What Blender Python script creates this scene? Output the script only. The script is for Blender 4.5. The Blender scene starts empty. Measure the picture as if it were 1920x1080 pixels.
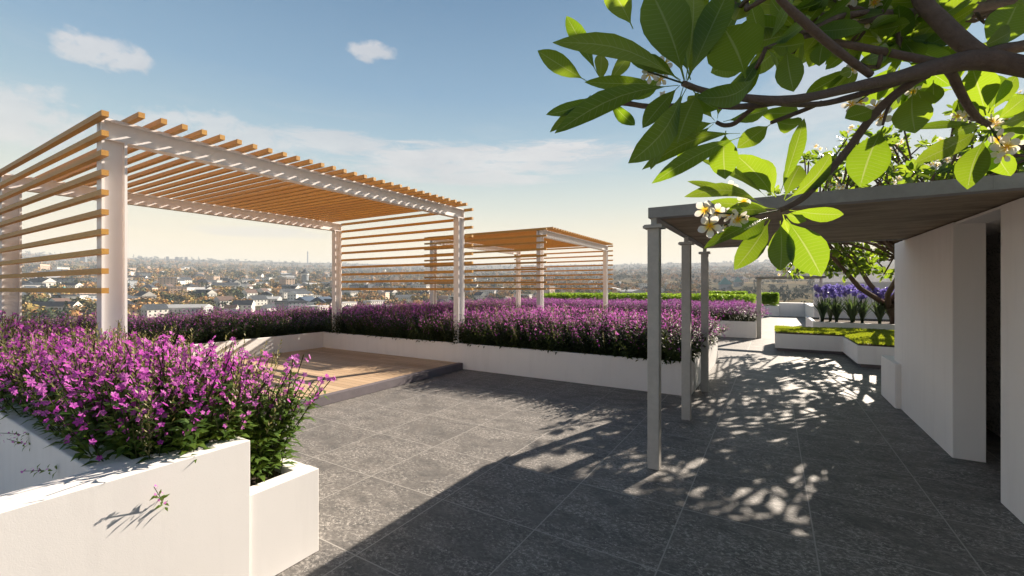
import bpy, math, random
import numpy as np
from mathutils import Vector, Matrix
from mathutils.noise import noise as pnoise

# ------------------------------------------------------------------ camera, sky, sun, exposure
S = 1.7                                   # metres per layout unit (eye height = 1 unit)
sc = bpy.context.scene
COL = sc.collection
YAW = math.atan(490 / 810)
SN, CS = math.sin(YAW), math.cos(YAW)
cam_d = bpy.data.cameras.new('camera')
cam = bpy.data.objects.new('camera', cam_d); COL.objects.link(cam)
cam.location = (0, 0, S); cam.rotation_euler = (math.radians(90), 0, YAW)
cam_d.sensor_width = 36; cam_d.lens = 810 / 1920 * 36
cam_d.clip_start = .05; cam_d.clip_end = 40000
sc.camera = cam

SUN_AZ = math.radians(17.2); SUN_EL = math.radians(28.0)
sv = Vector((math.sin(SUN_AZ) * math.cos(SUN_EL), math.cos(SUN_AZ) * math.cos(SUN_EL), math.sin(SUN_EL)))
sl = bpy.data.lights.new('sun', 'SUN'); sl.energy = 5.0; sl.angle = math.radians(0.42); sl.color = (1, .875, .73)
so = bpy.data.objects.new('sun', sl); COL.objects.link(so); so.rotation_euler = (-sv).to_track_quat('-Z', 'Y').to_euler()
sc.view_settings.view_transform = 'Standard'; sc.view_settings.look = 'None'
sc.view_settings.gamma = 1; sc.view_settings.exposure = 1.38; sc.view_settings.use_curve_mapping = False

class NT:
    """small node helper"""
    def __init__(s, tree): s.t = tree; s.n = tree.nodes; s.l = tree.links
    def new(s, typ, **kw):
        n = s.n.new(typ)
        for k, v in kw.items():
            if k.startswith('i_'):
                key = k[2:]; key = int(key) if key.isdigit() else key
                s.put(n, key, v)
            else: setattr(n, k, v)
        return n
    def put(s, n, key, v):
        sk = n.inputs[key]
        if isinstance(v, bpy.types.NodeSocket): s.l.new(v, sk)
        elif isinstance(v, bpy.types.Node): s.l.new(v.outputs[0], sk)
        else: sk.default_value = v
    def math(s, op, a, b=None, c=None, clamp=False):
        n = s.n.new('ShaderNodeMath'); n.operation = op; n.use_clamp = clamp
        s.put(n, 0, a)
        if b is not None: s.put(n, 1, b)
        if c is not None: s.put(n, 2, c)
        return n.outputs[0]
    def vmath(s, op, a, b=None):
        n = s.n.new('ShaderNodeVectorMath'); n.operation = op
        s.put(n, 0, a)
        if b is not None: s.put(n, 1, b)
        return n.outputs['Value'] if op in ('DOT_PRODUCT', 'LENGTH', 'DISTANCE') else n.outputs[0]
    def mix(s, f, a, b, mode='MIX'):
        n = s.n.new('ShaderNodeMix'); n.data_type = 'RGBA'; n.blend_type = mode
        s.put(n, 0, f); s.put(n, 6, a); s.put(n, 7, b)
        return n.outputs[2]
    def ramp(s, f, stops):
        n = s.n.new('ShaderNodeValToRGB'); s.put(n, 0, f)
        cr = n.color_ramp
        while len(cr.elements) < len(stops): cr.elements.new(.5)
        for e, (p, c) in zip(cr.elements, stops):
            e.position = p; e.color = (c[0], c[1], c[2], 1) if not isinstance(c, (int, float)) else (c, c, c, 1)
        return n.outputs[0]
    def noise(s, scale, vec=None, detail=3, rough=.55, dist=0):
        n = s.n.new('ShaderNodeTexNoise'); n.inputs['Scale'].default_value = scale
        n.inputs['Detail'].default_value = detail; n.inputs['Roughness'].default_value = rough
        n.inputs['Distortion'].default_value = dist
        if vec is not None: s.put(n, 'Vector', vec)
        return n.outputs[0]
    def mapping(s, vec, scale=(1, 1, 1), rot=(0, 0, 0), loc=(0, 0, 0)):
        n = s.n.new('ShaderNodeMapping'); s.put(n, 0, vec)
        n.inputs['Scale'].default_value = scale; n.inputs['Rotation'].default_value = rot
        n.inputs['Location'].default_value = loc
        return n.outputs[0]

def dirpx(px, py):
    """world direction of a photograph pixel"""
    rd = (px - 960) / 810; u = (540 - py) / 810
    return Vector((-SN + CS * rd, CS + SN * rd, u)).normalized()

# world: shaped gradient sky over a trace of Nishita, warm near the horizon, and a few fair weather clouds
w = bpy.data.worlds.new('World'); sc.world = w; w.use_nodes = True
t = NT(w.node_tree); t.n.clear()
sky = t.new('ShaderNodeTexSky'); sky.sky_type = 'NISHITA'; sky.sun_disc = False
sky.sun_elevation = SUN_EL; sky.sun_rotation = SUN_AZ; sky.altitude = 200
sky.air_density = 1.0; sky.dust_density = 1.5; sky.ozone_density = 1.6
geo = t.new('ShaderNodeNewGeometry')
dv = t.vmath('NORMALIZE', t.vmath('MULTIPLY', geo.outputs['Incoming'], (-1, -1, -1)))
sepz = t.new('ShaderNodeSeparateXYZ'); t.put(sepz, 0, dv)
el = sepz.outputs[2]
# warm band at the horizon; unseen zenith darkened to cut floor fill
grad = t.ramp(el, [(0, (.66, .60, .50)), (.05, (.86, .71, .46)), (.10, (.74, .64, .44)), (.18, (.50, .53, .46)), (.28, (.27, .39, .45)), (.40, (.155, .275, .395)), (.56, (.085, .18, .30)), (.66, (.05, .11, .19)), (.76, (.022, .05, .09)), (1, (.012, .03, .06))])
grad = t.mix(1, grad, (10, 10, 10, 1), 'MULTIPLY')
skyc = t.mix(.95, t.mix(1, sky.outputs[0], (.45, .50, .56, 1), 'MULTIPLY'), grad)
sund = t.vmath('DOT_PRODUCT', dv, (math.sin(SUN_AZ - .5), math.cos(SUN_AZ - .5), 0))   # sky away from the sun darkened to lower the fill
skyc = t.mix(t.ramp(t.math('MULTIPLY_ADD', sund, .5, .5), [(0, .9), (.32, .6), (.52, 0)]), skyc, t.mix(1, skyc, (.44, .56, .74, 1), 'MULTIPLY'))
# clouds: (pixel centre, angular half sizes, strength)
cl_total = None
cn = t.noise(9, t.mapping(dv, scale=(1, 1, 2.6)), 7, .62, .3)
cn2 = t.noise(26, t.mapping(dv, scale=(1, 1, 1.6)), 6, .6, .2)
cw2 = t.noise(11, t.mapping(dv, scale=(1, 1, 7)), 8, .7, .6)
cw = t.noise(5, t.mapping(dv, scale=(1, 1, 7)), 6, .6, .5)
clouds = [((190, 98), .074, .034, .8, cn2), ((698, 96), .056, .026, .8, cn2), ((25, 215), .10, .07, .75, cn2),
          ((430, 262), .20, .055, .7, cn2), ((860, 300), .36, .05, .9, cw2), ((1010, 288), .32, .034, .95, cw2), ((900, 335), .24, .022, .8, cw2), ((640, 268), .18, .035, .75, cw2), ((760, 318), .12, .03, .8, cw2),
          ((1560, 150), .16, .12, .5, cn), ((1700, 250), .3, .12, .4, cn), ((500, 435), .16, .016, .5, cw), ((1090, 300), .14, .04, .4, cw)]
for (pc, ax, ay, stg, nz) in clouds:
    c = dirpx(*pc); right = Vector((c.y, -c.x, 0)).normalized(); up = right.cross(c)
    a = t.math('DIVIDE', t.vmath('DOT_PRODUCT', dv, tuple(right)), ax)
    b = t.math('DIVIDE', t.vmath('DOT_PRODUCT', dv, tuple(up)), ay)
    fwd = t.math('GREATER_THAN', t.vmath('DOT_PRODUCT', dv, tuple(c)), .2)
    r2 = t.math('ADD', t.math('MULTIPLY', a, a), t.math('MULTIPLY', b, b))
    m = t.math('SUBTRACT', 1.0, r2, clamp=True)
    v = t.math('ADD', t.math('MULTIPLY', m, .42), t.math('SUBTRACT', nz, .5))
    v = t.math('MULTIPLY', t.math('MULTIPLY', t.math('SUBTRACT', v, .13), 4.5, clamp=True), t.math('MULTIPLY', fwd, stg))
    v = t.math('MULTIPLY', v, t.math('MULTIPLY', m, 4, clamp=True))
    cl_total = v if cl_total is None else t.math('MAXIMUM', cl_total, v)
# faint general wisps
wis = t.math('MULTIPLY', t.math('MULTIPLY', t.math('SUBTRACT', cw, .53), 2.2, clamp=True), .35)
cl_total = t.math('MAXIMUM', cl_total, t.math('MULTIPLY', wis, t.ramp(el, [(0, 1), (.3, 1), (.45, 0)])))
cshade = t.mix(cn, (3.4, 3.5, 3.8, 1), (6.6, 6.2, 5.9, 1))
skyc = t.mix(t.math('MULTIPLY', cl_total, .85), skyc, cshade)
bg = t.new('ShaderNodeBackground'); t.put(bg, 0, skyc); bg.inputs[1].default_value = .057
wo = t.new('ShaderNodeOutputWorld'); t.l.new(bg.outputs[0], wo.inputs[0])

# ------------------------------------------------------------------ helpers
def tag(o, label=None, cat=None, group=None, kind=None):
    if label: o['label'] = label
    if cat: o['category'] = cat
    if group: o['group'] = group
    if kind: o['kind'] = kind
    return o
def empty(name, loc, label, cat, group=None, rz=0):
    o = bpy.data.objects.new(name, None); COL.objects.link(o); o.empty_display_size = .1
    o.location = loc; o.rotation_euler = (0, 0, rz)
    return tag(o, label, cat, group)
def link(name, me, parent=None, loc=(0, 0, 0)):
    o = bpy.data.objects.new(name, me); COL.objects.link(o); o.location = loc
    if parent: o.parent = parent
    return o
def U(x, y, z=0): return Vector((x * S, y * S, z * S))

class MB:
    """collects polygons in layout units and links them as one mesh"""
    def __init__(s, k=S): s.v = []; s.f = []; s.m = []; s.uv = {}; s.k = k
    def box(s, x0, x1, y0, y1, z0, z1, m=0, bev=0):
        b = len(s.v)
        if bev <= 0:
            s.v += [(x, y, z) for z in (z0, z1) for y in (y0, y1) for x in (x0, x1)]
            s.f += [tuple(b + i for i in q) for q in ((0, 2, 3, 1), (4, 5, 7, 6), (0, 1, 5, 4), (2, 6, 7, 3), (0, 4, 6, 2), (1, 3, 7, 5))]
            s.m += [m] * 6
        else:       # box with chamfered/rounded top edges and vertical corners
            def ring(z, ins):
                pts = []
                r = bev
                xs0, xs1, ys0, ys1 = x0 + ins, x1 - ins, y0 + ins, y1 - ins
                for (cx, cy, a0) in ((xs1 - r, ys1 - r, 0), (xs0 + r, ys1 - r, 90), (xs0 + r, ys0 + r, 180), (xs1 - r, ys0 + r, 270)):
                    for j in range(4):
                        a = math.radians(a0 + j * 30); pts.append((cx + r * math.cos(a), cy + r * math.sin(a), z))
                return pts
            rings = [ring(z0, 0), ring(z1 - bev, 0), ring(z1 - bev * .5, bev * .134), ring(z1 - bev * .134, bev * .5), ring(z1, bev)]
            n = 16
            for rr in rings: s.v += rr
            for i in range(len(rings) - 1):
                for j in range(n):
                    s.f.append((b + i * n + j, b + i * n + (j + 1) % n, b + (i + 1) * n + (j + 1) % n, b + (i + 1) * n + j)); s.m.append(m)
            s.f.append(tuple(b + 4 * n + j for j in range(n))); s.m.append(m)
            s.f.append(tuple(b + j for j in reversed(range(n)))); s.m.append(m)
        return s
    def prism(s, pts, z0, z1, m=0):
        b = len(s.v); n = len(pts)
        s.v += [(x, y, z0) for x, y in pts] + [(x, y, z1) for x, y in pts]
        for j in range(n): s.f.append((b + j, b + (j + 1) % n, b + n + (j + 1) % n, b + n + j)); s.m.append(m)
        s.f.append(tuple(b + n + j for j in range(n))); s.f.append(tuple(b + j for j in reversed(range(n)))); s.m += [m, m]
        return s
    def tube(s, pts, rad, n=8, m=0, cap=True):
        pts = [Vector(p) for p in pts]; b = len(s.v)
        ref = Vector((0.31, .17, .93)).normalized()
        prev = None
        for i, p in enumerate(pts):
            d = (pts[min(i + 1, len(pts) - 1)] - pts[max(i - 1, 0)]).normalized()
            a = d.cross(ref) if prev is None else prev - d * prev.dot(d)
            if a.length < 1e-5: a = d.cross(Vector((1, 0, 0)))
            a.normalize(); prev = a; c = d.cross(a)
            r = rad[i] if isinstance(rad, (list, tuple)) else rad
            for j in range(n):
                an = 2 * math.pi * j / n
                s.v.append(tuple(p + (a * math.cos(an) + c * math.sin(an)) * r))
        for i in range(len(pts) - 1):
            for j in range(n):
                s.f.append((b + i * n + j, b + i * n + (j + 1) % n, b + (i + 1) * n + (j + 1) % n, b + (i + 1) * n + j)); s.m.append(m)
        if cap:
            s.f.append(tuple(b + j for j in reversed(range(n)))); s.f.append(tuple(b + (len(pts) - 1) * n + j for j in range(n))); s.m += [m, m]
        return s
    def build(s, name, mats, parent=None, origin=None, smooth=False):
        k = s.k
        org = Vector(origin) if origin is not None else (parent.location if parent is not None and parent.type == 'EMPTY' else Vector((0, 0, 0)))
        me = bpy.data.meshes.new(name)
        own = parent is None and origin is not None
        me.from_pydata([(x * k - org[0], y * k - org[1], z * k - org[2]) for x, y, z in s.v], [], s.f)
        for mt in (mats if isinstance(mats, (list, tuple)) else [mats]): me.materials.append(mt)
        me.polygons.foreach_set('material_index', s.m)
        if smooth: me.polygons.foreach_set('use_smooth', [True] * len(s.f))
        me.update()
        return link(name, me, parent, org if own else (0, 0, 0))

def np_mesh(name, V, F, M, mats, parent=None, smooth=True, uv=None, var=None, loc=(0, 0, 0)):
    """all-quad mesh from numpy arrays (V already in metres)"""
    me = bpy.data.meshes.new(name)
    V = np.asarray(V, dtype=np.float32) - np.asarray(loc, dtype=np.float32)
    F = np.asarray(F, dtype=np.int32); nf = len(F)
    me.vertices.add(len(V)); me.vertices.foreach_set('co', V.ravel())
    me.loops.add(nf * 4); me.loops.foreach_set('vertex_index', F.ravel())
    me.polygons.add(nf); me.polygons.foreach_set('loop_start', np.arange(0, nf * 4, 4, dtype=np.int32))
    me.polygons.foreach_set('loop_total', np.full(nf, 4, dtype=np.int32))
    for mt in mats: me.materials.append(mt)
    me.polygons.foreach_set('material_index', np.asarray(M, dtype=np.int32))
    me.polygons.foreach_set('use_smooth', np.full(nf, smooth, dtype=bool))
    if uv is not None:
        ul = me.uv_layers.new(name='UVMap'); ul.data.foreach_set('uv', np.asarray(uv, dtype=np.float32)[F.ravel()].ravel())
    if var is not None:
        at = me.attributes.new('var', 'FLOAT', 'POINT'); at.data.foreach_set('value', np.asarray(var, dtype=np.float32))
    me.update(calc_edges=True)
    return link(name, me, parent, tuple(loc) if parent is None else (0, 0, 0))

class TPL:
    """quad template: verts, faces, material per face, uv per vert"""
    def __init__(s): s.v = []; s.f = []; s.m = []; s.uv = []
    def quad(s, a, b, c, d, m, uvs=((0, 0), (1, 0), (1, 1), (0, 1))):
        n = len(s.v); s.v += [tuple(a), tuple(b), tuple(c), tuple(d)]; s.f.append((n, n + 1, n + 2, n + 3)); s.m.append(m); s.uv += list(uvs)
    def strip(s, rows, m, vs):
        """rows: list of (left, mid, right) points"""
        n = len(s.v)
        for (l, c, r), v in zip(rows, vs):
            s.v += [tuple(l), tuple(c), tuple(r)]; s.uv += [(0, v), (.5, v), (1, v)]
        for i in range(len(rows) - 1):
            a = n + i * 3
            s.f += [(a, a + 1, a + 4, a + 3), (a + 1, a + 2, a + 5, a + 4)]; s.m += [m, m]
    def arr(s): return (np.array(s.v, dtype=np.float32).reshape(-1, 3), np.array(s.f, dtype=np.int32).reshape(-1, 4), np.array(s.m, dtype=np.int32), np.array(s.uv, dtype=np.float32).reshape(-1, 2))

def scatter(tpls, places):
    """places: list of (template index, Matrix 4x4 (numpy), var) -> merged arrays"""
    Vs, Fs, Ms, UVs, VA = [], [], [], [], []; off = 0
    arrs = [x.arr() if isinstance(x, TPL) else x for x in tpls]
    for ti, mat, va in places:
        v, f, m, uv = arrs[ti]
        Vs.append(v @ mat[:3, :3].T + mat[:3, 3]); Fs.append(f + off); Ms.append(m); UVs.append(uv)
        VA.append(np.full(len(v), va, dtype=np.float32)); off += len(v)
    return np.concatenate(Vs), np.concatenate(Fs), np.concatenate(Ms), np.concatenate(UVs), np.concatenate(VA)

def xf(loc, rz, tilt=0, tdir=0, sc_=1, scz=None):
    m = Matrix.Translation(loc) @ Matrix.Rotation(tdir, 4, 'Z') @ Matrix.Rotation(tilt, 4, 'X') @ Matrix.Rotation(rz - tdir, 4, 'Z') @ Matrix.Diagonal((sc_, sc_, scz or sc_, 1))
    return np.array(m, dtype=np.float32)

# ------------------------------------------------------------------ materials
def mat(name, fn, disp=False):
    m = bpy.data.materials.new(name); m.use_nodes = True
    t = NT(m.node_tree); bs = t.n['Principled BSDF']; fn(t, bs); return m
def objc(t): return t.new('ShaderNodeTexCoord').outputs['Object']
def wpos(t): return t.new('ShaderNodeNewGeometry').outputs['Position']
def bump(t, bs, h, strength=.3, dist=.01):
    b = t.new('ShaderNodeBump'); b.inputs['Strength'].default_value = strength; b.inputs['Distance'].default_value = dist
    t.put(b, 'Height', h); t.put(bs, 'Normal', b.outputs[0])

def plaster(name, col, rough=.8, grain=.35):
    def fn(t, bs):
        p = wpos(t)
        big = t.noise(1.1, p, 4, .6); fine = t.noise(160, p, 3, .7); mid = t.noise(9, p, 4, .6)
        streak = t.noise(2.2, t.mapping(p, scale=(3, 3, .35)), 5, .65)
        c = t.mix(big, tuple(x * .93 for x in col) + (1,), tuple(min(1, x * 1.04) for x in col) + (1,))
        c = t.mix(t.math('MULTIPLY', t.math('SUBTRACT', streak, .5, clamp=True), .9), c, tuple(x * .72 for x in col) + (1,))
        t.put(bs, 'Base Color', c); bs.inputs['Roughness'].default_value = rough
        bump(t, bs, t.math('ADD', t.math('MULTIPLY', fine, .6), mid), grain, .0015)
    return mat(name, fn)
M_WHITE = plaster('white_plaster', (.80, .775, .755))
M_WALL = plaster('building_plaster', (.88, .84, .81), .85, .6)
M_STEEL = plaster('white_painted_steel', (.80, .765, .75), .45, .1)
def concrete_fn(col, sp=.5):
    def fn(t, bs):
        p = wpos(t)
        n1 = t.noise(2.5, p, 6, .65); n2 = t.noise(60, p, 3, .6); n3 = t.noise(14, p, 5, .7)
        c = t.mix(n1, tuple(x * .72 for x in col) + (1,), tuple(x * 1.2 for x in col) + (1,))
        c = t.mix(t.ramp(n3, [(.35, .0), (.7, .5)]), c, tuple(x * .7 for x in col) + (1,))
        t.put(bs, 'Base Color', c); bs.inputs['Roughness'].default_value = .75
        bump(t, bs, n2, sp, .004)
    return fn
M_CONC = mat('grey_concrete', concrete_fn((.33, .325, .315)))
M_COLUMN = mat('column_concrete', concrete_fn((.50, .48, .445)))
M_STONE = mat('deck_edge_stone', concrete_fn((.15, .13, .145), 1.0))
M_ROOM = mat('dark_interior', concrete_fn((.10, .10, .105)))
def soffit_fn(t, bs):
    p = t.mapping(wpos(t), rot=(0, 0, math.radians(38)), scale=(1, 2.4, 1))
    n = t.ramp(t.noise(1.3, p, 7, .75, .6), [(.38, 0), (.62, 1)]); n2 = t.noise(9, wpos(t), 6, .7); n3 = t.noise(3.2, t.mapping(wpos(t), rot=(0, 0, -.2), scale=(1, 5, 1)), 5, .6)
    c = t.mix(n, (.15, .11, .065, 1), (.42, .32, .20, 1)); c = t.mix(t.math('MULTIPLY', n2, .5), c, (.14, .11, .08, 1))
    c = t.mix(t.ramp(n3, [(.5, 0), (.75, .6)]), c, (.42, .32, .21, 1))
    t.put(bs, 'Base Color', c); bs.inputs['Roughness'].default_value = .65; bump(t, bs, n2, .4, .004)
M_SOFFIT = mat('timber_soffit', soffit_fn)
def slat_fn(t, bs):
    p = objc(t)
    g = t.noise(30, t.mapping(p, scale=(.35, 6, 6)), 5, .6); b = t.noise(1.2, p, 2); sp = t.noise(90, t.mapping(p, scale=(2, .3, .3)), 2)
    c = t.ramp(g, [(.25, (.37, .175, .03)), (.5, (.58, .31, .06)), (.75, (.71, .43, .11))])
    oi2 = t.new('ShaderNodeTexWhiteNoise', noise_dimensions='3D'); t.put(oi2, 'Vector', t.vmath('FLOOR', t.vmath('MULTIPLY', wpos(t), (0, 5.39, 5.27)))); c = t.mix(t.math('MULTIPLY', oi2.outputs[0], .38), c, (.38, .17, .04, 1))
    c = t.mix(t.math('MULTIPLY', b, .3), c, (.42, .17, .03, 1)); c = t.mix(t.ramp(sp, [(.6, 0), (.75, .45)]), c, (.25, .10, .02, 1))
    t.put(bs, 'Base Color', c); bs.inputs['Roughness'].default_value = .5; bump(t, bs, g, .25, .003)
M_SLAT = mat('oiled_timber', slat_fn)
def deck_fn(t, bs):
    p = wpos(t)
    sep = t.new('ShaderNodeSeparateXYZ'); t.put(sep, 0, p)
    wdt = .0817 * S
    yb = t.math('DIVIDE', sep.outputs[1], wdt); row = t.math('FLOOR', yb); fr = t.math('FRACT', yb)
    wn = t.new('ShaderNodeTexWhiteNoise', noise_dimensions='1D'); t.put(wn, 'W', row)
    xb = t.math('ADD', t.math('DIVIDE', sep.outputs[0], 1.25 * S), wn.outputs[0]); cellx = t.math('FLOOR', xb); frx = t.math('FRACT', xb)
    wn2 = t.new('ShaderNodeTexWhiteNoise', noise_dimensions='2D'); cb = t.new('ShaderNodeCombineXYZ'); t.put(cb, 0, cellx); t.put(cb, 1, row); t.put(wn2, 'Vector', cb)
    g = t.noise(14, t.mapping(p, scale=(.5, 7, 1)), 6, .6, .4)
    c = t.mix(wn2.outputs[0], (.48, .335, .205, 1), (.66, .49, .325, 1)); c = t.mix(t.math('MULTIPLY', g, .55), c, (.40, .265, .155, 1))
    gap = t.math('MAXIMUM', t.math('LESS_THAN', fr, .05), t.math('LESS_THAN', frx, .004))
    c = t.mix(gap, c, (.05, .03, .02, 1)); t.put(bs, 'Base Color', c); bs.inputs['Roughness'].default_value = .55
    bump(t, bs, t.math('SUBTRACT', g, t.math('MULTIPLY', gap, 4)), .35, .004)
M_DECK = mat('deck_boards', deck_fn)
def tile_fn(t, bs):
    p = wpos(t); sep = t.new('ShaderNodeSeparateXYZ'); t.put(sep, 0, p)
    TX, TY = .4925 * S, .4975 * S
    xb = t.math('DIVIDE', t.math('SUBTRACT', sep.outputs[0], .14 * S), TX); yb = t.math('DIVIDE', t.math('SUBTRACT', sep.outputs[1], 1.08 * S), TY)
    fx = t.math('FRACT', xb); fy = t.math('FRACT', yb)
    dx = t.math('MULTIPLY', t.math('MINIMUM', fx, t.math('SUBTRACT', 1, fx)), TX); dy = t.math('MULTIPLY', t.math('MINIMUM', fy, t.math('SUBTRACT', 1, fy)), TY)
    grout = t.math('LESS_THAN', t.math('MINIMUM', dx, dy), .0046)
    wn = t.new('ShaderNodeTexWhiteNoise', noise_dimensions='2D'); cb = t.new('ShaderNodeCombineXYZ'); t.put(cb, 0, t.math('FLOOR', xb)); t.put(cb, 1, t.math('FLOOR', yb)); t.put(wn, 'Vector', cb)
    pv = t.vmath('ADD', p, t.vmath('MULTIPLY', wn.outputs[1], (9, 9, 0)))
    pr = t.mapping(pv, rot=(0, 0, math.radians(-24)), scale=(1, 1.5, 1))
    fleck = t.noise(30, pr, 5, .8, .4); cloud = t.noise(3.2, pr, 6, .68, .5); mid = t.noise(5, pr, 8, .82, .7)
    vein = t.noise(9, t.mapping(pv, rot=(0, 0, math.radians(-30)), scale=(1, 2.2, 1)), 8, .8, 1.0)
    zone = t.ramp(t.noise(1.5, t.mapping(pv, rot=(0, 0, math.radians(-24)), scale=(1, 2.2, 1)), 7, .8, 1.2), [(.42, .08), (.58, 1)])
    c = t.ramp(cloud, [(.35, (.10, .096, .092)), (.65, (.165, .154, .143))])
    c = t.mix(t.ramp(mid, [(.44, 0), (.62, .6)]), c, (.255, .235, .215, 1))
    c = t.mix(t.math('MULTIPLY', t.ramp(fleck, [(.50, 0), (.60, .95)]), zone), c, (.50, .465, .43, 1))
    c = t.mix(t.ramp(fleck, [(.36, .5), (.46, 0)]), c, (.045, .044, .045, 1))
    spk = t.noise(44, pv, 3, .8, .6)
    c = t.mix(t.math('MULTIPLY', t.ramp(spk, [(.60, 0), (.66, 1)]), zone), c, (.66, .63, .59, 1))
    c = t.mix(t.math('MULTIPLY', t.ramp(vein, [(.58, 0), (.64, .7)]), zone), c, (.40, .37, .34, 1))
    c = t.mix(t.math('MULTIPLY', wn.outputs[0], .25), c, (.075, .073, .072, 1))
    c = t.mix(grout, c, (.37, .35, .325, 1)); t.put(bs, 'Base Color', c)
    t.put(bs, 'Roughness', t.ramp(mid, [(.3, .66), (.7, .5)])); bs.inputs['Specular IOR Level'].default_value = .42
    bump(t, bs, t.math('SUBTRACT', t.math('ADD', fleck, mid), t.math('MULTIPLY', grout, .8)), .55, .004)
M_TILE = mat('granite_tiles', tile_fn)
def soil_fn(t, bs):
    n = t.noise(40, wpos(t), 5, .7); t.put(bs, 'Base Color', t.mix(n, (.035, .024, .016, 1), (.12, .085, .06, 1))); bs.inputs['Roughness'].default_value = 1; bump(t, bs, n, 1, .02)
M_SOIL = mat('soil', soil_fn)

def leafy(name, c0, c1, trans=.45, tcol=None, rough=.45, vein=False, spec=.4):
    m = bpy.data.materials.new(name); m.use_nodes = True; t = NT(m.node_tree); bs = t.n['Principled BSDF']; out = t.n['Material Output']
    at = t.new('ShaderNodeAttribute', attribute_name='var'); va = at.outputs['Fac']
    c = t.mix(va, tuple(c0) + (1,), tuple(c1) + (1,))
    n = t.noise(22, wpos(t), 4, .6)
    c = t.mix(t.math('MULTIPLY', n, .35), c, tuple(x * .6 for x in c0) + (1,))
    tc = t.mix(va, tuple(tcol[0]) + (1,), tuple(tcol[1]) + (1,)) if tcol else c
    if vein:
        uv = t.new('ShaderNodeUVMap').outputs[0]; sp = t.new('ShaderNodeSeparateXYZ'); t.put(sp, 0, uv)
        ax = t.math('ABSOLUTE', t.math('SUBTRACT', sp.outputs[0], .5))
        mid = t.ramp(ax, [(.012, 1), (.03, 0)])
        lat = t.math('FRACT', t.math('ADD', t.math('MULTIPLY', t.math('SUBTRACT', sp.outputs[1], t.math('MULTIPLY', ax, .16)), 19), t.math('MULTIPLY', n, .25)))
        latm = t.math('MULTIPLY', t.ramp(lat, [(0, .0), (.42, 0), (.5, 1), (.58, 0)]), t.ramp(ax, [(.40, 1), (.47, 0)]))
        vm = t.math('MAXIMUM', mid, t.math('MULTIPLY', latm, .6))
        pat = t.noise(7, wpos(t), 4, .6)
        tc = t.mix(t.math('MULTIPLY', pat, .5), tc, (tcol[0][0] * .7, tcol[0][1] * .8, tcol[0][2] * .7, 1))
        c = t.mix(t.math('MULTIPLY', vm, .5), c, (.22, .30, .10, 1)); tc = t.mix(t.math('MULTIPLY', vm, .6), tc, (.8, .86, .34, 1))
        bump(t, bs, t.math('ADD', vm, t.math('MULTIPLY', lat, .3)), .4, .002)
    t.put(bs, 'Base Color', c); bs.inputs['Roughness'].default_value = rough; bs.inputs['Specular IOR Level'].default_value = .12 if 'bedding' in name or 'stem' in name else spec
    tr = t.new('ShaderNodeBsdfTranslucent'); t.put(tr, 0, tc)
    mx = t.new('ShaderNodeMixShader'); mx.inputs[0].default_value = trans
    t.l.new(bs.outputs[0], mx.inputs[1]); t.l.new(tr.outputs[0], mx.inputs[2]); t.l.new(mx.outputs[0], out.inputs[0])
    return m
M_FL = leafy('frangipani_leaf', (.014, .038, .012), (.030, .072, .018), .31, ((.42, .68, .015), (.72, .92, .05)), .33, True, .35)
M_STEM = leafy('plant_stem', (.05, .07, .025), (.09, .10, .03), .1)
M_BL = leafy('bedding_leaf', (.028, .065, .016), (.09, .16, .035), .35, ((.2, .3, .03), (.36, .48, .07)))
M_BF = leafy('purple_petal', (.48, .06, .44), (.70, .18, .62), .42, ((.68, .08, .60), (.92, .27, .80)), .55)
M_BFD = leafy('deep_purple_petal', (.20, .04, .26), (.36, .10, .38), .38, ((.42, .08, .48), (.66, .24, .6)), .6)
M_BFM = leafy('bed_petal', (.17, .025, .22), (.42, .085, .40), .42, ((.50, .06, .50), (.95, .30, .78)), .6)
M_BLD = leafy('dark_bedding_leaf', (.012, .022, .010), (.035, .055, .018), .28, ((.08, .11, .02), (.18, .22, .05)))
M_SEED = leafy('seed_spike', (.19, .18, .07), (.34, .31, .13), .35, ((.3, .27, .08), (.45, .4, .14)))
M_HEDGE = leafy('hedge_leaf', (.07, .15, .015), (.16, .28, .03), .4, ((.3, .5, .03), (.5, .7, .08)))
M_GRASS = leafy('lawn_grass', (.10, .15, .012), (.2, .25, .02), .35, ((.4, .5, .02), (.6, .66, .04)))
M_IRISL = leafy('strap_leaf', (.035, .065, .04), (.075, .11, .06), .25, ((.12, .2, .06), (.2, .3, .08)))
M_IRISF = leafy('violet_petal', (.19, .14, .40), (.34, .28, .58), .35, ((.22, .18, .7), (.4, .34, .85)))
def petal_fn():
    m = bpy.data.materials.new('frangipani_petal'); m.use_nodes = True; t = NT(m.node_tree); bs = t.n['Principled BSDF']; out = t.n['Material Output']
    uv = t.new('ShaderNodeUVMap').outputs[0]; sp = t.new('ShaderNodeSeparateXYZ'); t.put(sp, 0, uv)
    c = t.ramp(sp.outputs[1], [(0, (.85, .33, .01)), (.22, (.9, .6, .03)), (.48, (.86, .80, .62)), (1, (.86, .84, .84))])
    t.put(bs, 'Base Color', c); bs.inputs['Roughness'].default_value = .5
    tr = t.new('ShaderNodeBsdfTranslucent'); t.put(tr, 0, c); mx = t.new('ShaderNodeMixShader'); mx.inputs[0].default_value = .4
    t.l.new(bs.outputs[0], mx.inputs[1]); t.l.new(tr.outputs[0], mx.inputs[2]); t.l.new(mx.outputs[0], out.inputs[0]); return m
M_PET = petal_fn()
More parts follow.
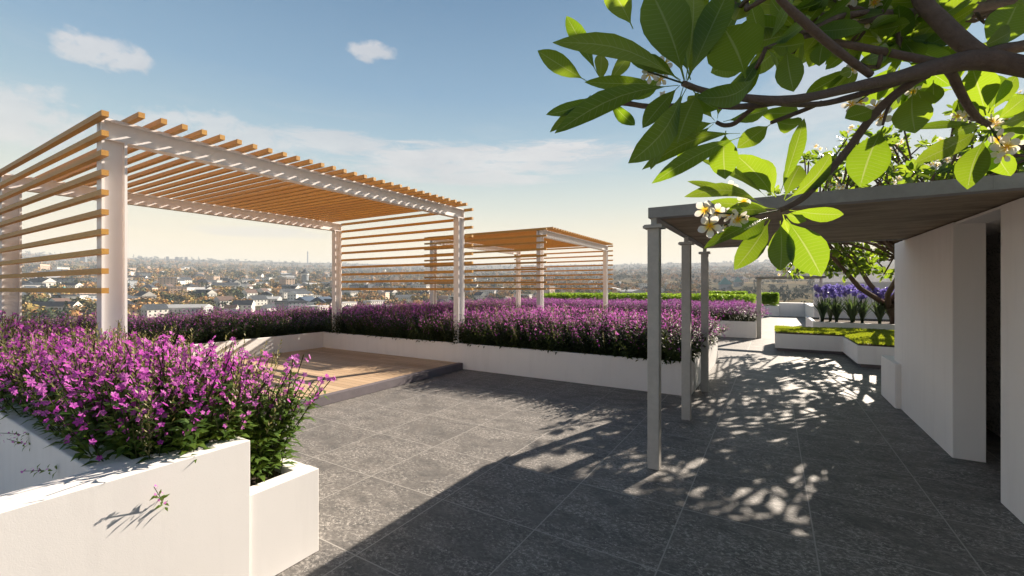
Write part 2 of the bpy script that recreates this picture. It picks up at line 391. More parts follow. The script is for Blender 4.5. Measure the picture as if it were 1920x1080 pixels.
def bark_fn(t, bs):
    p = objc(t); n = t.noise(26, p, 6, .7, .4); n2 = t.noise(4, p, 4); ring = t.noise(60, t.mapping(p, scale=(1, 1, 3)), 3)
    c = t.mix(n, (.055, .036, .027, 1), (.25, .17, .125, 1)); c = t.mix(t.math('MULTIPLY', n2, .5), c, (.13, .095, .075, 1))
    t.put(bs, 'Base Color', c); bs.inputs['Roughness'].default_value = .8; bump(t, bs, t.math('ADD', n, ring), .9, .008)
M_BARK = mat('bark', bark_fn)
def flat(name, col, rough=.8, var=.25):
    def fn(t, bs):
        n = t.noise(.12, wpos(t), 5, .7); n2 = t.noise(.6, wpos(t), 3, .6)
        c = t.mix(n, tuple(x * (1 - var) for x in col) + (1,), tuple(min(1, x * (1 + var)) for x in col) + (1,))
        c = t.mix(t.math('MULTIPLY', n2, .3), c, tuple(x * .6 for x in col) + (1,))
        t.put(bs, 'Base Color', c); bs.inputs['Roughness'].default_value = rough
    return mat(name, fn)

# ------------------------------------------------------------------ terrace floor and building below
m = MB(); m.box(-8.2, 3.2, -3.0, 21.5, -.42 / S - 26, 0)
o = m.build('terrace_floor', M_TILE); tag(o, kind='structure')

# deck platforms in the bays under the pergolas
def deck(y0, label):
    e = empty('deck_platform', U(-4.6, y0 + 1.6), label, 'deck', 'timber decks under the pergolas')
    m = MB(); m.box(-5.985, -3.335, y0 + .01, y0 + 3.185, .004, .0775); m.build('boards', M_DECK, e)
    m = MB(); m.box(-3.333, -3.262, y0 + .01, y0 + 3.185, .003, .080); m.build('stone_edge', M_STONE, e)
    return e
deck(1.04, 'low timber deck with dark stone edge under the nearer pergola')
deck(6.61, 'low timber deck hidden behind the flowers under the farther pergola')

# ------------------------------------------------------------------ planters
def planter(label, x0, x1, y0, y1, h, th=.07, soil=.05, group='white rendered planters', bev=.012):
    e = empty('planter', U((x0 + x1) / 2, (y0 + y1) / 2), label, 'planter', group)
    m = MB()
    m.box(x0, x1, y0, y0 + th, .003, h, bev=bev); m.box(x0, x1, y1 - th, y1, .003, h, bev=bev)
    m.box(x0, x0 + th, y0 + th - .02, y1 - th + .02, .003, h - .0012, bev=bev); m.box(x1 - th, x1, y0 + th - .02, y1 - th + .02, .003, h - .0012, bev=bev)
    m.build('walls', M_WHITE, e)
    m = MB(); m.box(x0 + th * .9, x1 - th * .9, y0 + th * .9, y1 - th * .9, .0, h - soil); m.build('soil', M_SOIL, e)
    return e
# foreground: taller box with a cross wall, and the lower box beyond it
e = empty('planter', U(-2.2, .2), 'tall white planter box filling the lower left corner, with a cross wall inside', 'planter')
m = MB()
m.box(-1.60, -1.47, -2.6, .769, .003, .500, bev=.0018)
m.box(-6.6, -1.585, .417, .509, .003, .4985, bev=.006)
m.build('walls', M_WHITE, e)
m = MB(); m.box(-6.4, -1.602, -2.4, .416, .0, .06); m.build('base', M_WHITE, e)
e = empty('planter', U(-3.5, .8), 'lower white planter box just beyond the tall corner box, sprigs spilling over its end', 'planter')
m = MB()
m.box(-1.545, -1.478, .772, 1.025, .003, .315, bev=.0022); m.box(-5.95, -1.53, .965, 1.024, .003, .3138, bev=.003)
m.build('walls', M_WHITE, e)
m = MB(); m.box(-5.95, -1.54, .515, .97, .0, .285); m.build('soil', M_SOIL, e)
planter('long low white planter behind the deck, topped by purple flowers', -5.999, -.655, 4.235, 6.56, .316, .035, .03, bev=.006)
planter('low white planter along the left side of the deck', -7.6, -6.003, -.6, 14.0, .316, .05, .03, bev=.006)
planter('farther white planter with dark purple plants beside the distant canopy post', -5.999, -.29, 9.80, 12.1, .33, .035, .03, bev=.006)
planter('distant low white planter holding the square green hedge', -6.4, .18, 17.9, 19.2, .36, .05, .04, bev=.006)

# ------------------------------------------------------------------ pergolas
def ibeam_y(m, x0, x1, y0, y1, z0, z1, t=.013):      # runs along Y, flanges top and bottom
    xc = (x0 + x1) / 2
    m.box(x0, x1, y0, y1, z0, z0 + t); m.box(x0, x1, y0, y1, z1 - t, z1); m.box(xc - t / 2, xc + t / 2, y0, y1, z0 + t, z1 - t)
def ipost(m, x0, x1, y0, y1, z0, z1, t=.013):
    xc = (x0 + x1) / 2
    m.box(x0, x1, y0, y0 + t, z0, z1); m.box(x0, x1, y1 - t, y1, z0, z1); m.box(xc - t / 2, xc + t / 2, y0 + t, y1 - t, z0, z1)
def pergola(dy, label):
    e = empty('pergola', U(-4.6, 2.65 + dy), label, 'pergola', 'white steel pergolas with timber slats')
    YA, YB = .919 + dy, 4.385 + dy
    for xf_ in (-3.36, -5.75):
        for ya in (YA, YB - .118):
            m = MB(); ipost(m, xf_ - .08, xf_, ya, ya + .118, .02, 1.8785); m.build('post', M_STEEL, e)
        m = MB(); ibeam_y(m, xf_ - .08, xf_, YA, YB, 1.879, 2.003)
        m.box(xf_ - .08, xf_, YA, YA + .012, 1.892, 1.99); m.box(xf_ - .08, xf_, YB - .012, YB, 1.892, 1.99)
        m.build('beam', M_STEEL, e)
    rnd = random.Random(5)
    for i in range(30):
        y1 = 1.065 + .109 * i + dy
        m = MB(); j = rnd.uniform(-.004, .004)
        m.box(-6.0 + j, -3.187 + j, y1 - .031, y1, 2.0035, 2.0345); o = m.build('roof_slat', M_SLAT, e)
    for (ya, yb) in ((YA - .033, YA - .001), (YB + .001, YB + .033)):
        for i in range(10):
            zc = 1.990 - .1117 * i; j = rnd.uniform(-.002, .002)
            m = MB(); m.box(-5.95 + j, -3.243 + j, ya, yb, zc - .0155, zc + .0155); m.build('screen_slat', M_SLAT, e)
    return e
pergola(0, 'large near white pergola with orange timber slats over the deck')
pergola(5.57, 'smaller looking white pergola farther off behind the purple flower bed')

# ------------------------------------------------------------------ canopy on slim columns
e = empty('canopy', U(-.57, 2.46), 'grey concrete canopy with brown timber soffit on three slim columns beside the white building', 'canopy')
m = MB()
m.box(-.592, 3.1, 2.432, 2.50, 1.386, 1.443); m.box(-.592, 3.1, 4.53, 4.59, 1.386, 1.443); m.box(-.592, -.545, 2.50, 4.53, 1.386, 1.443)
m.box(-.545, 3.1, 2.50, 4.53, 1.405, 1.4425)
for x in (-.30, .22, .74): m.box(x, x + .004, 2.4308, 2.4325, 1.388, 1.442)
m.build('roof_slab', M_CONC, e)
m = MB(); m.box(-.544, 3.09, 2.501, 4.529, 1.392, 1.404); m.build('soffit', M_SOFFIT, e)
for y in (2.434, 3.47, 4.50):
    m = MB(); m.box(-.597, -.535, y, y + .062, .003, 1.329, bev=.003); c = m.build('column', M_COLUMN, e)
    m = MB(); m.box(-.617, -.515, y - .02, y + .082, 1.3295, 1.3435); m.box(-.612, -.520, y - .015, y + .077, 1.3436, 1.349); o = m.build('cap_plate', M_COLUMN, c, origin=e.location)
    m = MB(); m.box(-.581, -.551, y + .016, y + .046, 1.3492, 1.3915); m.build('neck', M_COLUMN, c, origin=e.location)
# distant canopy frame
e = empty('canopy', U(-.26, 9.95), 'distant low grey canopy frame on one post beyond the second planter', 'canopy')
m = MB(); m.box(-.30, .84, 9.86, 10.05, 1.185, 1.225); m.build('roof_slab', M_CONC, e)
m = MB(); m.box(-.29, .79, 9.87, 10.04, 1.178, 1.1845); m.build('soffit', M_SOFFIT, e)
m = MB(); m.box(-.285, -.205, 9.90, 9.985, .003, 1.1775); m.build('post', M_COLUMN, e)
m = MB(); m.box(.745, .785, 9.93, 9.97, .003, 1.1775); m.build('post', M_WHITE, e)

# ------------------------------------------------------------------ white building with doorway
e = empty('building', U(1.6, 3.4), 'white rendered building on the right with a dark open doorway', 'building')
m = MB()
m.box(.90, 1.04, 3.51, 4.93, .003, 1.3855, bev=.004)      # wall beyond the door
m.box(.905, 1.05, -1.0, 2.90, .003, 1.3855, bev=.004)     # wall this side of the door
m.box(.91, 1.035, 2.90, 3.51, 1.372, 1.385)               # thin lintel
m.box(1.04, 3.0, 4.80, 4.925, .003, 1.3845); m.box(2.9, 3.0, -1.0, 4.80, .003, 1.3845)
m.build('wall', M_WALL, e)
m = MB(); m.box(1.036, 2.9, 2.0, 4.80, 1.371, 1.3840); m.build('ceiling', M_WALL, e)
def marble_fn(t, bs):
    p = wpos(t); n = t.noise(2.5, t.mapping(p, scale=(1, 1, 3)), 6, .7, 1.6); v = t.ramp(n, [(.485, 0), (.5, 1), (.515, 0)])
    t.put(bs, 'Base Color', t.mix(v, (.75, .70, .66, 1), (.06, .06, .06, 1))); bs.inputs['Roughness'].default_value = .5
m = MB(); m.box(1.30, 1.35, 2.2, 4.79, .003, 1.37); m.box(1.27, 1.299, 2.2, 4.79, .45, .462); m.build('inner_wall', mat('veined_wall', marble_fn), e)
m = MB(); m.box(-1.0 + 1.92, 2.9, -1.0, 4.8, 1.387, 1.40) if False else m.box(1.05, 2.9, -1.0, 1.99, 1.37, 1.384); m.build('roof', M_CONC, e)
e = empty('planter_block', U(.95, 4.98), 'short white block at the foot of the far end of the white building', 'block')
m = MB(); m.box(.863, 1.3, 4.70, 5.25, .004, .372, bev=.005); m.build('body', M_WALL, e)

# ------------------------------------------------------------------ grass topped bench planter and far walls
bp = [(.022, 8.04), (.885, 8.06), (.905, 6.89), (3.1, 6.93), (3.1, 9.22), (.022, 9.22)]
e = empty('grass_planter', U(1.2, 8.2), 'zigzag white planter bench with a bright green grass top', 'planter')
m = MB(); m.prism(bp, .05, .278); m.build('walls', M_WHITE, e)
m = MB(); m.prism([(.06, 8.08), (.925, 8.10), (.945, 6.94), (3.05, 6.98), (3.05, 9.18), (.06, 9.18)], .003, .0495); m.build('plinth', M_STONE, e)
rnd = random.Random(3)
def inpoly(x, y, P):
    c = False
    for i in range(len(P)):
        (x0, y0), (x1, y1) = P[i], P[i - 1]
        if (y0 > y) != (y1 > y) and x < (x1 - x0) * (y - y0) / (y1 - y0) + x0: c = not c
    return c
m = MB(); m.prism([(.035, 8.053), (.898, 8.073), (.918, 6.903), (3.09, 6.943), (3.09, 9.21), (.035, 9.21)], .2785, .300); m.build('soil', M_SOIL, e)
T = TPL()
for k in range(7):
    a = k * 2.4; bx, by = .012 * math.cos(a), .012 * math.sin(a); d = Vector((math.cos(a + 1), math.sin(a + 1), 0)); h = .020 + .006 * (k % 3)
    T.quad((bx - d.y * .0035, by + d.x * .0035, 0), (bx + d.y * .0035, by - d.x * .0035, 0), (bx + d.x * .01 + d.y * .001, by + d.y * .01 - d.x * .001, h), (bx + d.x * .01 - d.y * .001, by + d.y * .01 + d.x * .001, h), 0)
T.v = [tuple(x * S for x in v) for v in T.v]
pl = []
while len(pl) < 13000:
    x, y = rnd.uniform(.03, 2.2), rnd.uniform(6.9, 9.22)
    if inpoly(x, y, [(.03, 8.05), (.893, 8.07), (.913, 6.90), (3.09, 6.94), (3.09, 9.21), (.03, 9.21)]):
        pl.append((0, xf(U(x, y, .299 + .012 * pnoise(Vector((x * 3, y * 3, 0)))), rnd.uniform(0, 6.3), rnd.uniform(0, .9), rnd.uniform(0, 6.3), rnd.uniform(.6, 1.0)), rnd.random()))
V, F, Mi, UVs, VA = scatter([T], pl)
o = np_mesh('lawn_grass', V, F, Mi, [M_GRASS], None, uv=UVs, var=VA); tag(o, 'bright green short grass on top of the zigzag white planter', 'grass', kind='stuff')

e = empty('planter', U(2, 10), 'white planter with strap leaved violet flowers behind the grass topped bench', 'planter')
m = MB(); m.box(.60, 3.1, 9.32, 9.38, .003, .40, bev=.006); m.box(.60, .66, 9.37, 11.3, .003, .3985, bev=.006); m.build('walls', M_WHITE, e)
m = MB(); m.box(.655, 3.05, 9.375, 11.3, .0, .37); m.build('soil', M_SOIL, e)
o = MB().box(.92, 3.1, 13.7, 18.2, .003, .48, bev=.008).build('low_wall', M_WHITE, origin=U(2, 16)); tag(o, 'long low white wall block running away in front of the far tall wall', 'wall')
o = MB().box(.185, .915, 18.0, 18.6, .003, .475, bev=.008).build('low_wall', M_WHITE, origin=U(.5, 18.3)); tag(o, 'low white block right of the square green hedge', 'wall')
o = MB().box(1.02, 3.1, 15.0, 15.2, .481, 1.37).build('tall_wall', M_WALL, origin=U(2, 15.1)); tag(o, 'tall white wall behind the violet flowers, shaded side towards us', 'wall')
o = MB().box(.79, 3.1, 11.9, 12.1, .003, 1.13).build('tall_wall', M_WALL, origin=U(2, 12)); tag(o, 'white screen wall directly behind the violet flowers and leaning tree', 'wall')

# ------------------------------------------------------------------ bedding plants
def lance(T, base, d, up, L, W, m, droop=.25):
    d = d.normalized(); side = d.cross(up)
    if side.length < 1e-4: side = Vector((1, 0, 0))
    side.normalize(); nrm = side.cross(d)
    p1 = base + d * L * .5 + nrm * L * .04; p2 = base + d * L - Vector((0, 0, droop * L))
    T.quad(base, p1 - side * W / 2, p2, p1 + side * W / 2, m)
def blossom(T, c, nrm, R, m, rnd, n=5):
    nrm = nrm.normalized(); a = nrm.orthogonal().normalized(); b = nrm.cross(a); a0 = rnd.uniform(0, 6)
    for k in range(n):
        an = a0 + k * 2 * math.pi / n; d = a * math.cos(an) + b * math.sin(an); s = nrm.cross(d)
        tip = c + d * R + nrm * R * rnd.uniform(-.1, .3); mid = c + d * R * .62 + nrm * R * .18
        T.quad(c, mid - s * R * .36, tip, mid + s * R * .36, m)
def bed_sprig(seed, H=.48, nl=15, nf=9, detail=2, fr=.0125, purple=1):
    """leafy flowering stem, height H layout units. materials: 0 stem 1 leaf 2 petals 3 seed"""
    r = random.Random(seed); T = TPL()
    lean = Vector((r.uniform(-.16, .16), r.uniform(-.16, .16), 0)); pts = []
    for i in range(5):
        f = i / 4; pts.append(Vector((lean.x * f * f * H * 1.6, lean.y * f * f * H * 1.6, H * f)))
    w0 = .0024
    for i in range(4):
        a, b = pts[i], pts[i + 1]
        for s in (Vector((1, 0, 0)), Vector((0, 1, 0))):
            if detail < 2 and s.y: continue
            T.quad(a - s * w0, a + s * w0, b + s * w0 * .8, b - s * w0 * .8, 0)
    def at(f):
        f *= 4; i = min(3, int(f)); return pts[i].lerp(pts[i + 1], f - i)
    for i in range(nl):
        f = .08 + .80 * i / nl; a = i * 2.399 + r.uniform(-.4, .4); L = r.uniform(.055, .085) * (1.15 - .45 * f)
        lance(T, at(f), Vector((math.cos(a), math.sin(a), r.uniform(.25, .8))), Vector((0, 0, 1)), L, L * .30, 1)
    for i in range(nf):
        f = 1 - (.38 if detail > 1 else .55) * (i / nf) ** 1.1; a = r.uniform(0, 6.28); rad = r.uniform(.004, .024)
        c = at(min(f, 1)) + Vector((math.cos(a) * rad, math.sin(a) * rad, r.uniform(-.005, .02)))
        blossom(T, c, Vector((math.cos(a), math.sin(a), r.uniform(.3, 1.5))), fr * r.uniform(.75, 1.25), 2, r, 5 if detail > 1 else 3)
    T.v = [tuple(x * S for x in v) for v in T.v]; return T
def seed_spike(seed, H=.55):
    r = random.Random(seed); T = TPL(); ln = Vector((r.uniform(-.04, .04), r.uniform(-.04, .04), 0))
    T.quad((-.002, 0, 0), (.002, 0, 0), (ln.x + .001, ln.y, H), (ln.x - .001, ln.y, H), 0)
    for i in range(26):
        f = .45 + .55 * i / 26; a = i * 2.4; c = Vector((ln.x * f, ln.y * f, H * f))
        lance(T, c, Vector((math.cos(a), math.sin(a), 1.1)), Vector((0, 0, 1)), .024 * (1.25 - f * .6), .006, 3, -.1)
    for i in range(8):
        f = .05 + .4 * i / 8; a = i * 2.4
        lance(T, Vector((ln.x * f, ln.y * f, H * f)), Vector((math.cos(a), math.sin(a), .6)), Vector((0, 0, 1)), .07, .016, 1)
    T.v = [tuple(x * S for x in v) for v in T.v]; return T
near_t = [bed_sprig(i, .41 + .02 * (i % 4), 28, 6 + i % 4, 2, .0118) for i in range(9)] + [seed_spike(40 + i, .47 + .03 * i) for i in range(3)] + [bed_sprig(60 + i, .37 + .02 * i, 32, 2, 2, .0105) for i in range(3)]
mid_t = [bed_sprig(100 + i, .33 + .03 * (i % 3), 20, 6, 1, .0100) for i in range(7)] + [seed_spike(140, .40)] + [bed_sprig(160 + i, .32, 26, 1, 1) for i in range(2)]
far_t = [bed_sprig(200 + i, .34, 12, 6, 1, .0145) for i in range(5)]
def bed(name, label, rect, z, step, tpl, weights, mats, seed, edge=.0, hvar=.12, scl=1.0, minx=None):
    r = random.Random(seed); x0, x1, y0, y1 = rect; pl = []
    x = x0
    while x < x1:
        y = y0
        while y < y1:
            px, py = x + r.uniform(-.5, .5) * step, y + r.uniform(-.5, .5) * step
            px = min(max(px, x0), x1); py = min(max(py, y0), y1)
            k = r.choices(range(len(tpl)), weights)[0]
            # stems near the rim lean outwards
            dx = 0; dy = 0; m_ = .16
            if px > x1 - m_ * 1.9: dx = (px - x1 + m_ * 1.9) / (m_ * 1.9)
            if px < x0 + m_: dx = -(x0 + m_ - px) / m_
            if py > y1 - m_: dy = (py - y1 + m_) / m_
            if py < y0 + m_: dy = -(y0 + m_ - py) / m_ * (.6 if 'foreground' in label or 'left edge' in label else 1)
            ln = min(1, math.hypot(dx, dy)); td = math.atan2(dy, dx) + math.pi / 2
            tilt = ln * edge * ((1.45 if 'foreground' not in label else .8) if dx > .2 else 1) * r.uniform(.3, 1.2) + r.uniform(-.12, .12)
            hs = scl * (1 + hvar * pnoise(Vector((px * 2.2, py * 2.2, seed))) + r.uniform(-.10, .10)) * (1 - .10 * ln)
            pl.append((k, xf(U(px, py, z), r.uniform(0, 6.28), tilt, td, hs), min(1, max(0, r.gauss(.5, .36)))))
            y += step
        x += step
    V, F, Mi, UVs, VA = scatter(tpl, pl)
    o = np_mesh(name, V, F, Mi, mats, None, uv=UVs, var=VA, smooth=False)
    return tag(o, label, 'flowers', kind='stuff')
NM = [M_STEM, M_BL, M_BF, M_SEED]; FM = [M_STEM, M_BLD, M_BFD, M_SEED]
W_near = [1] * 9 + [2.2] * 3 + [4.2] * 3
bed('flower_bed', 'dense magenta flowers and seed spikes in the foreground planter', (-3.6, -1.58, .535, .95), .285, .0235, near_t, W_near, NM, 11, edge=.42)
bed('flower_bed', 'magenta flowers carrying on to the left edge around the near pergola post', (-6.0, -3.6, .53, .96), .285, .036, near_t, W_near, NM, 12, edge=.4)
W_mid = [1] * 7 + [.7] + [2.0] * 2
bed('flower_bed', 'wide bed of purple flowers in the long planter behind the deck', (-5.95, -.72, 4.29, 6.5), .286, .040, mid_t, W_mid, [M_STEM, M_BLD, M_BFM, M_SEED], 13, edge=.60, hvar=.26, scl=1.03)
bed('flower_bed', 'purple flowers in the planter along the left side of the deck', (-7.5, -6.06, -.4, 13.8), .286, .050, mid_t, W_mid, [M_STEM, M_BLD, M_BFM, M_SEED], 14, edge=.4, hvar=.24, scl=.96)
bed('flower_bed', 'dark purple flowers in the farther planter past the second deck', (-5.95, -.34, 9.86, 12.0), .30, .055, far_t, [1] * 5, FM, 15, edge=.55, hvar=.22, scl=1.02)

# loose sprigs that poke out of the white planter walls
def loose_sprig(base, d, label, s=1.0, k=2):
    a, f, mi, uv = near_t[k].arr()
    q = Vector(d).to_track_quat('Z', 'X').to_matrix()
    keep = a[:, 2] > .24 * S
    fk = keep[f].all(axis=1); f2 = f[fk]; idx = np.unique(f2); mp = -np.ones(len(a), int); mp[idx] = np.arange(len(idx))
    v = a[idx] - np.array([a[idx][:, 0].mean() * .4, a[idx][:, 1].mean() * .4, .24 * S])
    v = (v * s) @ np.array(q, dtype=np.float32).T + np.array(U(*base))
    o = np_mesh('flower_sprig', v, mp[f2], mi[fk], NM, None, uv=uv[idx], var=np.full(len(idx), .7), smooth=False, loc=U(*base))
    tag(o, label, 'sprig')
loose_sprig((-1.475, .54, .375), (.75, -.15, .75), 'lone flowering sprig poking through the sunlit front of the tall planter', .42)
loose_sprig((-1.90, .425, .43), (.1, -.8, .5), 'flower sprig on the inner cross wall nearest the front rim', .38, 3)
loose_sprig((-2.20, .425, .45), (-.5, -.8, .3), 'flower sprig on the inner cross wall at the left edge of view, lower one', .42, 5)
loose_sprig((-2.22, .425, .485), (-.2, -.8, .5), 'flower sprig at the top of the inner cross wall by the left edge of view', .4, 1)

# hedges
def hedge(label, x0, x1, y0, y1, z0, z1, n, seed, leaf=.035):
    r = random.Random(seed); T = TPL()
    for k in range(5):
        a = r.uniform(0, 6.28); d = Vector((math.cos(a), math.sin(a), r.uniform(.1, 1.2))); lance(T, Vector((0, 0, 0)), d, Vector((0, 0, 1)), leaf * S, leaf * .55 * S, 0)
    pl = []
    for i in range(n):
        x, y = r.uniform(x0, x1), r.uniform(y0, y1); z = z0 + (z1 - z0) * r.random() ** .5
        z += .03 * pnoise(Vector((x * 3, y * 3, 1))) * (1 if z > z1 - .1 else 0)
        pl.append((0, xf(U(x, y, z), r.uniform(0, 6.28), r.uniform(-.5, .5), r.uniform(0, 6), r.uniform(.7, 1.4)), r.random()))
    V, F, Mi, UVs, VA = scatter([T], pl)
    o = np_mesh('hedge', V, F, Mi, [M_HEDGE], None, uv=UVs, var=VA, smooth=False, loc=U((x0 + x1) / 2, (y0 + y1) / 2, z0)); tag(o, label, 'hedge')
hedge('square bright green clipped hedge in a white planter beside the distant canopy post', -.38, .15, 17.95, 18.5, .33, .81, 1600, 1, .05)
hedge('long bright green ground hedge beyond the purple flower beds', -6.9, -.45, 13.3, 14.7, .45, .80, 9000, 2, .06)
hedge('short dark topped hedge just above the long green one, right half', -2.0, -.75, 15.6, 16.2, .45, .87, 2500, 3, .05)

# ------------------------------------------------------------------ violet strap leaved plants
def strap_plant(x, y, z, seed, label):
    r = random.Random(seed); e = empty('agapanthus', U(x, y, z), label, 'plant', 'violet flowering strap leaved plants behind the grass bench')
    T = TPL()
    for i in range(44):
        a = r.uniform(0, 6.28); L = r.uniform(.34, .56); out = r.uniform(.25, 1.0); d = Vector((math.cos(a), math.sin(a), 0)); s = Vector((-d.y, d.x, 0)); rows = []
        for k in range(5):
            f = k / 4; p = d * (L * out * .55 * f ** 1.6) + Vector((0, 0, L * (f - .28 * out * f * f))); wv = .021 * (1 - f ** 2) + .001
            rows.append((p - s * wv, p + Vector((0, 0, -.004)), p + s * wv))
        T.strip(rows, 0, [0, .25, .5, .75, 1])
    a_, f_, m_, u_ = T.arr(); np_mesh('leaves', a_ * S, f_, m_, [M_IRISL], e, uv=u_, var=np.full(len(a_), r.random()))
    T = TPL()
    for i in range(9):
        a = r.uniform(0, 6.28); rr = r.uniform(.02, .19); top = Vector((math.cos(a) * rr, math.sin(a) * rr, r.uniform(.46, .66)))
        T.quad((-.003, 0, 0), (.003, 0, 0), top + Vector((.002, 0, 0)), top - Vector((.002, 0, 0)), 1)
        for k in range(16):
            v = Vector((r.gauss(0, 1), r.gauss(0, 1), r.gauss(.2, 1))).normalized(); blossom(T, top + v * r.uniform(.02, .055), v, .028, 0, r, 5)
    a_, f_, m_, u_ = T.arr(); np_mesh('flower_heads', a_ * S, f_, m_, [M_IRISF, M_STEM], e, uv=u_, var=np.random.RandomState(seed).rand(len(a_)), smooth=False)
spots = [(.76, 9.60), (.98, 9.75), (1.18, 9.58), (1.36, 9.85), (1.56, 9.60), (.92, 10.1), (1.28, 10.2), (1.95, 9.62), (2.15, 9.8), (1.80, 10.1)]
for i, (x, y) in enumerate(spots):
    strap_plant(x, y, .372, 300 + i, 'strap leaved plant with violet flower heads, ' + ['leftmost at the planter corner', 'second from the left', 'third from the left near the rim', 'fourth from the left', 'right of the middle, at the rim', 'back row, left', 'back row, middle', 'first plant right of the gap, under the trunk', 'rightmost, behind the building corner', 'back row, right, by the trunk'][i])

# ------------------------------------------------------------------ frangipani: leaf, flower
PROF = [(0, .035), (.12, .05), (.20, .24), (.32, .60), (.46, .89), (.60, 1.0), (.73, .94), (.84, .72), (.93, .38), (1.0, .02)]
def leaf(T, base, tip, W, nrm, curl=.06, fold=.16, m=0, prof=PROF, sidebend=0):
    ax = tip - base; L = ax.length; d = ax / L; nrm = (nrm - d * nrm.dot(d)); nrm = nrm.normalized() if nrm.length > 1e-4 else d.orthogonal().normalized(); s = d.cross(nrm)
    rows = []
    for (f, wv) in prof:
        c = base + ax * f + nrm * (curl * L * math.sin(math.pi * f)) + s * (sidebend * L * math.sin(math.pi * f)); h = W / 2 * wv
        wav = math.sin(f * 17) * .035 * W * wv
        rows.append((c - s * h + nrm * (fold * h + wav), c, c + s * h + nrm * (fold * h - wav)))
    T.strip(rows, m, [f for f, _ in prof])
PPROF = [(0, .12), (.3, .5), (.6, .95), (.8, .9), (1, .3)]
def fflower(T, c, n, R, r, m=1):
    n = n.normalized(); a = n.orthogonal().normalized(); b = n.cross(a); a0 = r.uniform(0, 6)
    for k in range(5):
        an = a0 + k * 1.2566; d = a * math.cos(an) + b * math.sin(an)
        leaf(T, c + d * R * .03, c + d * R + n * R * .25, R * .72, n + d.cross(n) * .35, -.05, .12, m, PPROF)
def tree_mesh(e, name, T, mats, seed):
    a_, f_, m_, u_ = T.arr(); rs = np.random.RandomState(seed)
    per = rs.rand(len(a_) // 30 + 2); var = per[np.arange(len(a_)) // 30]
    org = np.array(e.location) / S
    return np_mesh(name, (a_ - org) * S, f_, m_, mats, e, uv=u_, var=var)

# near tree: overhead limbs entering from the right edge
def P(px, py, d):       # point seen in the photo direction, at real depth d
    r = (px - 960) / 810 * d; return Vector((-SN * d + CS * r, CS * d + SN * r, 1 + (540 - py) / 810 * d))
NTR = empty('frangipani_tree', U(.62, .95), 'frangipani whose thick brown limbs and big backlit leaves hang into the top right corner', 'tree')
limbs = [
 [(1960, 132, 1.16, 46), (1920, 125, 1.17, 42), (1837, 112, 1.19, 42), (1758, 125, 1.2, 34), (1680, 146, 1.18, 27), (1602, 163, 1.14, 21), (1524, 181, 1.1, 18), (1459, 189, 1.07, 21), (1400, 184, 1.04, 17), (1365, 180, 1.02, 15), (1312, 168, 1.0, 13), (1281, 156, .98, 13)],
 [(1459, 190, 1.08, 16), (1391, 200, 1.10, 13), (1312, 197, 1.12, 12), (1221, 200, 1.13, 11), (1167, 193, 1.14, 11), (1143, 203, 1.15, 9), (1130, 172, 1.15, 8)],
 [(1690, 152, 1.2, 15), (1602, 180, 1.22, 13), (1537, 195, 1.20, 12), (1472, 194, 1.12, 13), (1440, 187, 1.07, 14)],
 [(1710, -60, 1.30, 28), (1727, 0, 1.29, 30), (1758, 34, 1.26, 32), (1797, 73, 1.22, 34), (1840, 106, 1.19, 34)],
 [(1440, -40, 1.05, 13), (1464, 0, 1.07, 15), (1511, 44, 1.10, 18), (1550, 78, 1.12, 17), (1589, 109, 1.14, 16), (1632, 140, 1.17, 15)],
 [(1980, -15, 1.5, 20), (1920, 2, 1.46, 18), (1784, 18, 1.42, 18), (1680, 25, 1.40, 15), (1628, 24, 1.38, 13), (1576, 31, 1.36, 12), (1537, 48, 1.34, 10), (1500, 62, 1.32, 8)],
 [(1680, 25, 1.40, 13), (1589, 49, 1.37, 11), (1524, 65, 1.35, 11), (1472, 75, 1.32, 10), (1436, 91, 1.3, 8)],
 [(1758, 118, 1.22, 18), (1654, 96, 1.26, 16), (1576, 81, 1.28, 14), (1548, 74, 1.3, 10)],
 [(1740, 138, 1.21, 20), (1714, 152, 1.22, 19), (1667, 187, 1.24, 18), (1628, 228, 1.26, 17), (1583, 289, 1.28, 16), (1527, 350, 1.29, 15), (1499, 376, 1.29, 13), (1463, 394, 1.3, 11)],
 [(1714, 150, 1.22, 12), (1690, 172, 1.24, 9), (1667, 198, 1.25, 7), (1655, 235, 1.26, 5)],
 [(1770, 122, 1.2, 18), (1785, 140, 1.23, 18), (1798, 167, 1.26, 17), (1816, 200, 1.28, 15), (1837, 224, 1.3, 13), (1855, 234, 1.3, 11)],
 [(1990, 70, 1.22, 26), (1920, 86, 1.21, 24), (1863, 97, 1.2, 24), (1820, 112, 1.2, 20)],
 [(1540, 192, 1.2, 9), (1516, 203, 1.2, 9), (1480, 217, 1.2, 9), (1446, 230, 1.2, 8)],
 [(1420, 196, 1.1, 10), (1400, 212, 1.12, 10), (1378, 231, 1.14, 10), (1358, 235, 1.15, 9), (1343, 229, 1.15, 8)],
]
def smooth_path(L, sub=4):
    out = []
    for i in range(len(L) - 1):
        p0, p1, p2, p3 = L[max(i - 1, 0)], L[i], L[i + 1], L[min(i + 2, len(L) - 1)]
        for k in range(sub):
            f = k / sub; q = tuple(.5 * (2 * b + (c - a) * f + (2 * a - 5 * b + 4 * c - d) * f * f + (-a + 3 * b - 3 * c + d) * f ** 3) for a, b, c, d in zip(p0, p1, p2, p3)); out.append(q)
    out.append(L[-1]); return out
m = MB()
for L in limbs:
    sp = smooth_path(L); rr = random.Random(len(L))
    m.tube([P(a, b, d) for a, b, d, w_ in sp], [w_ * d / 810 / 2 * .88 * (1 + .07 * pnoise(Vector((i * .9, len(L), 0)))) for i, (a, b, d, w_) in enumerate(sp)], 10)
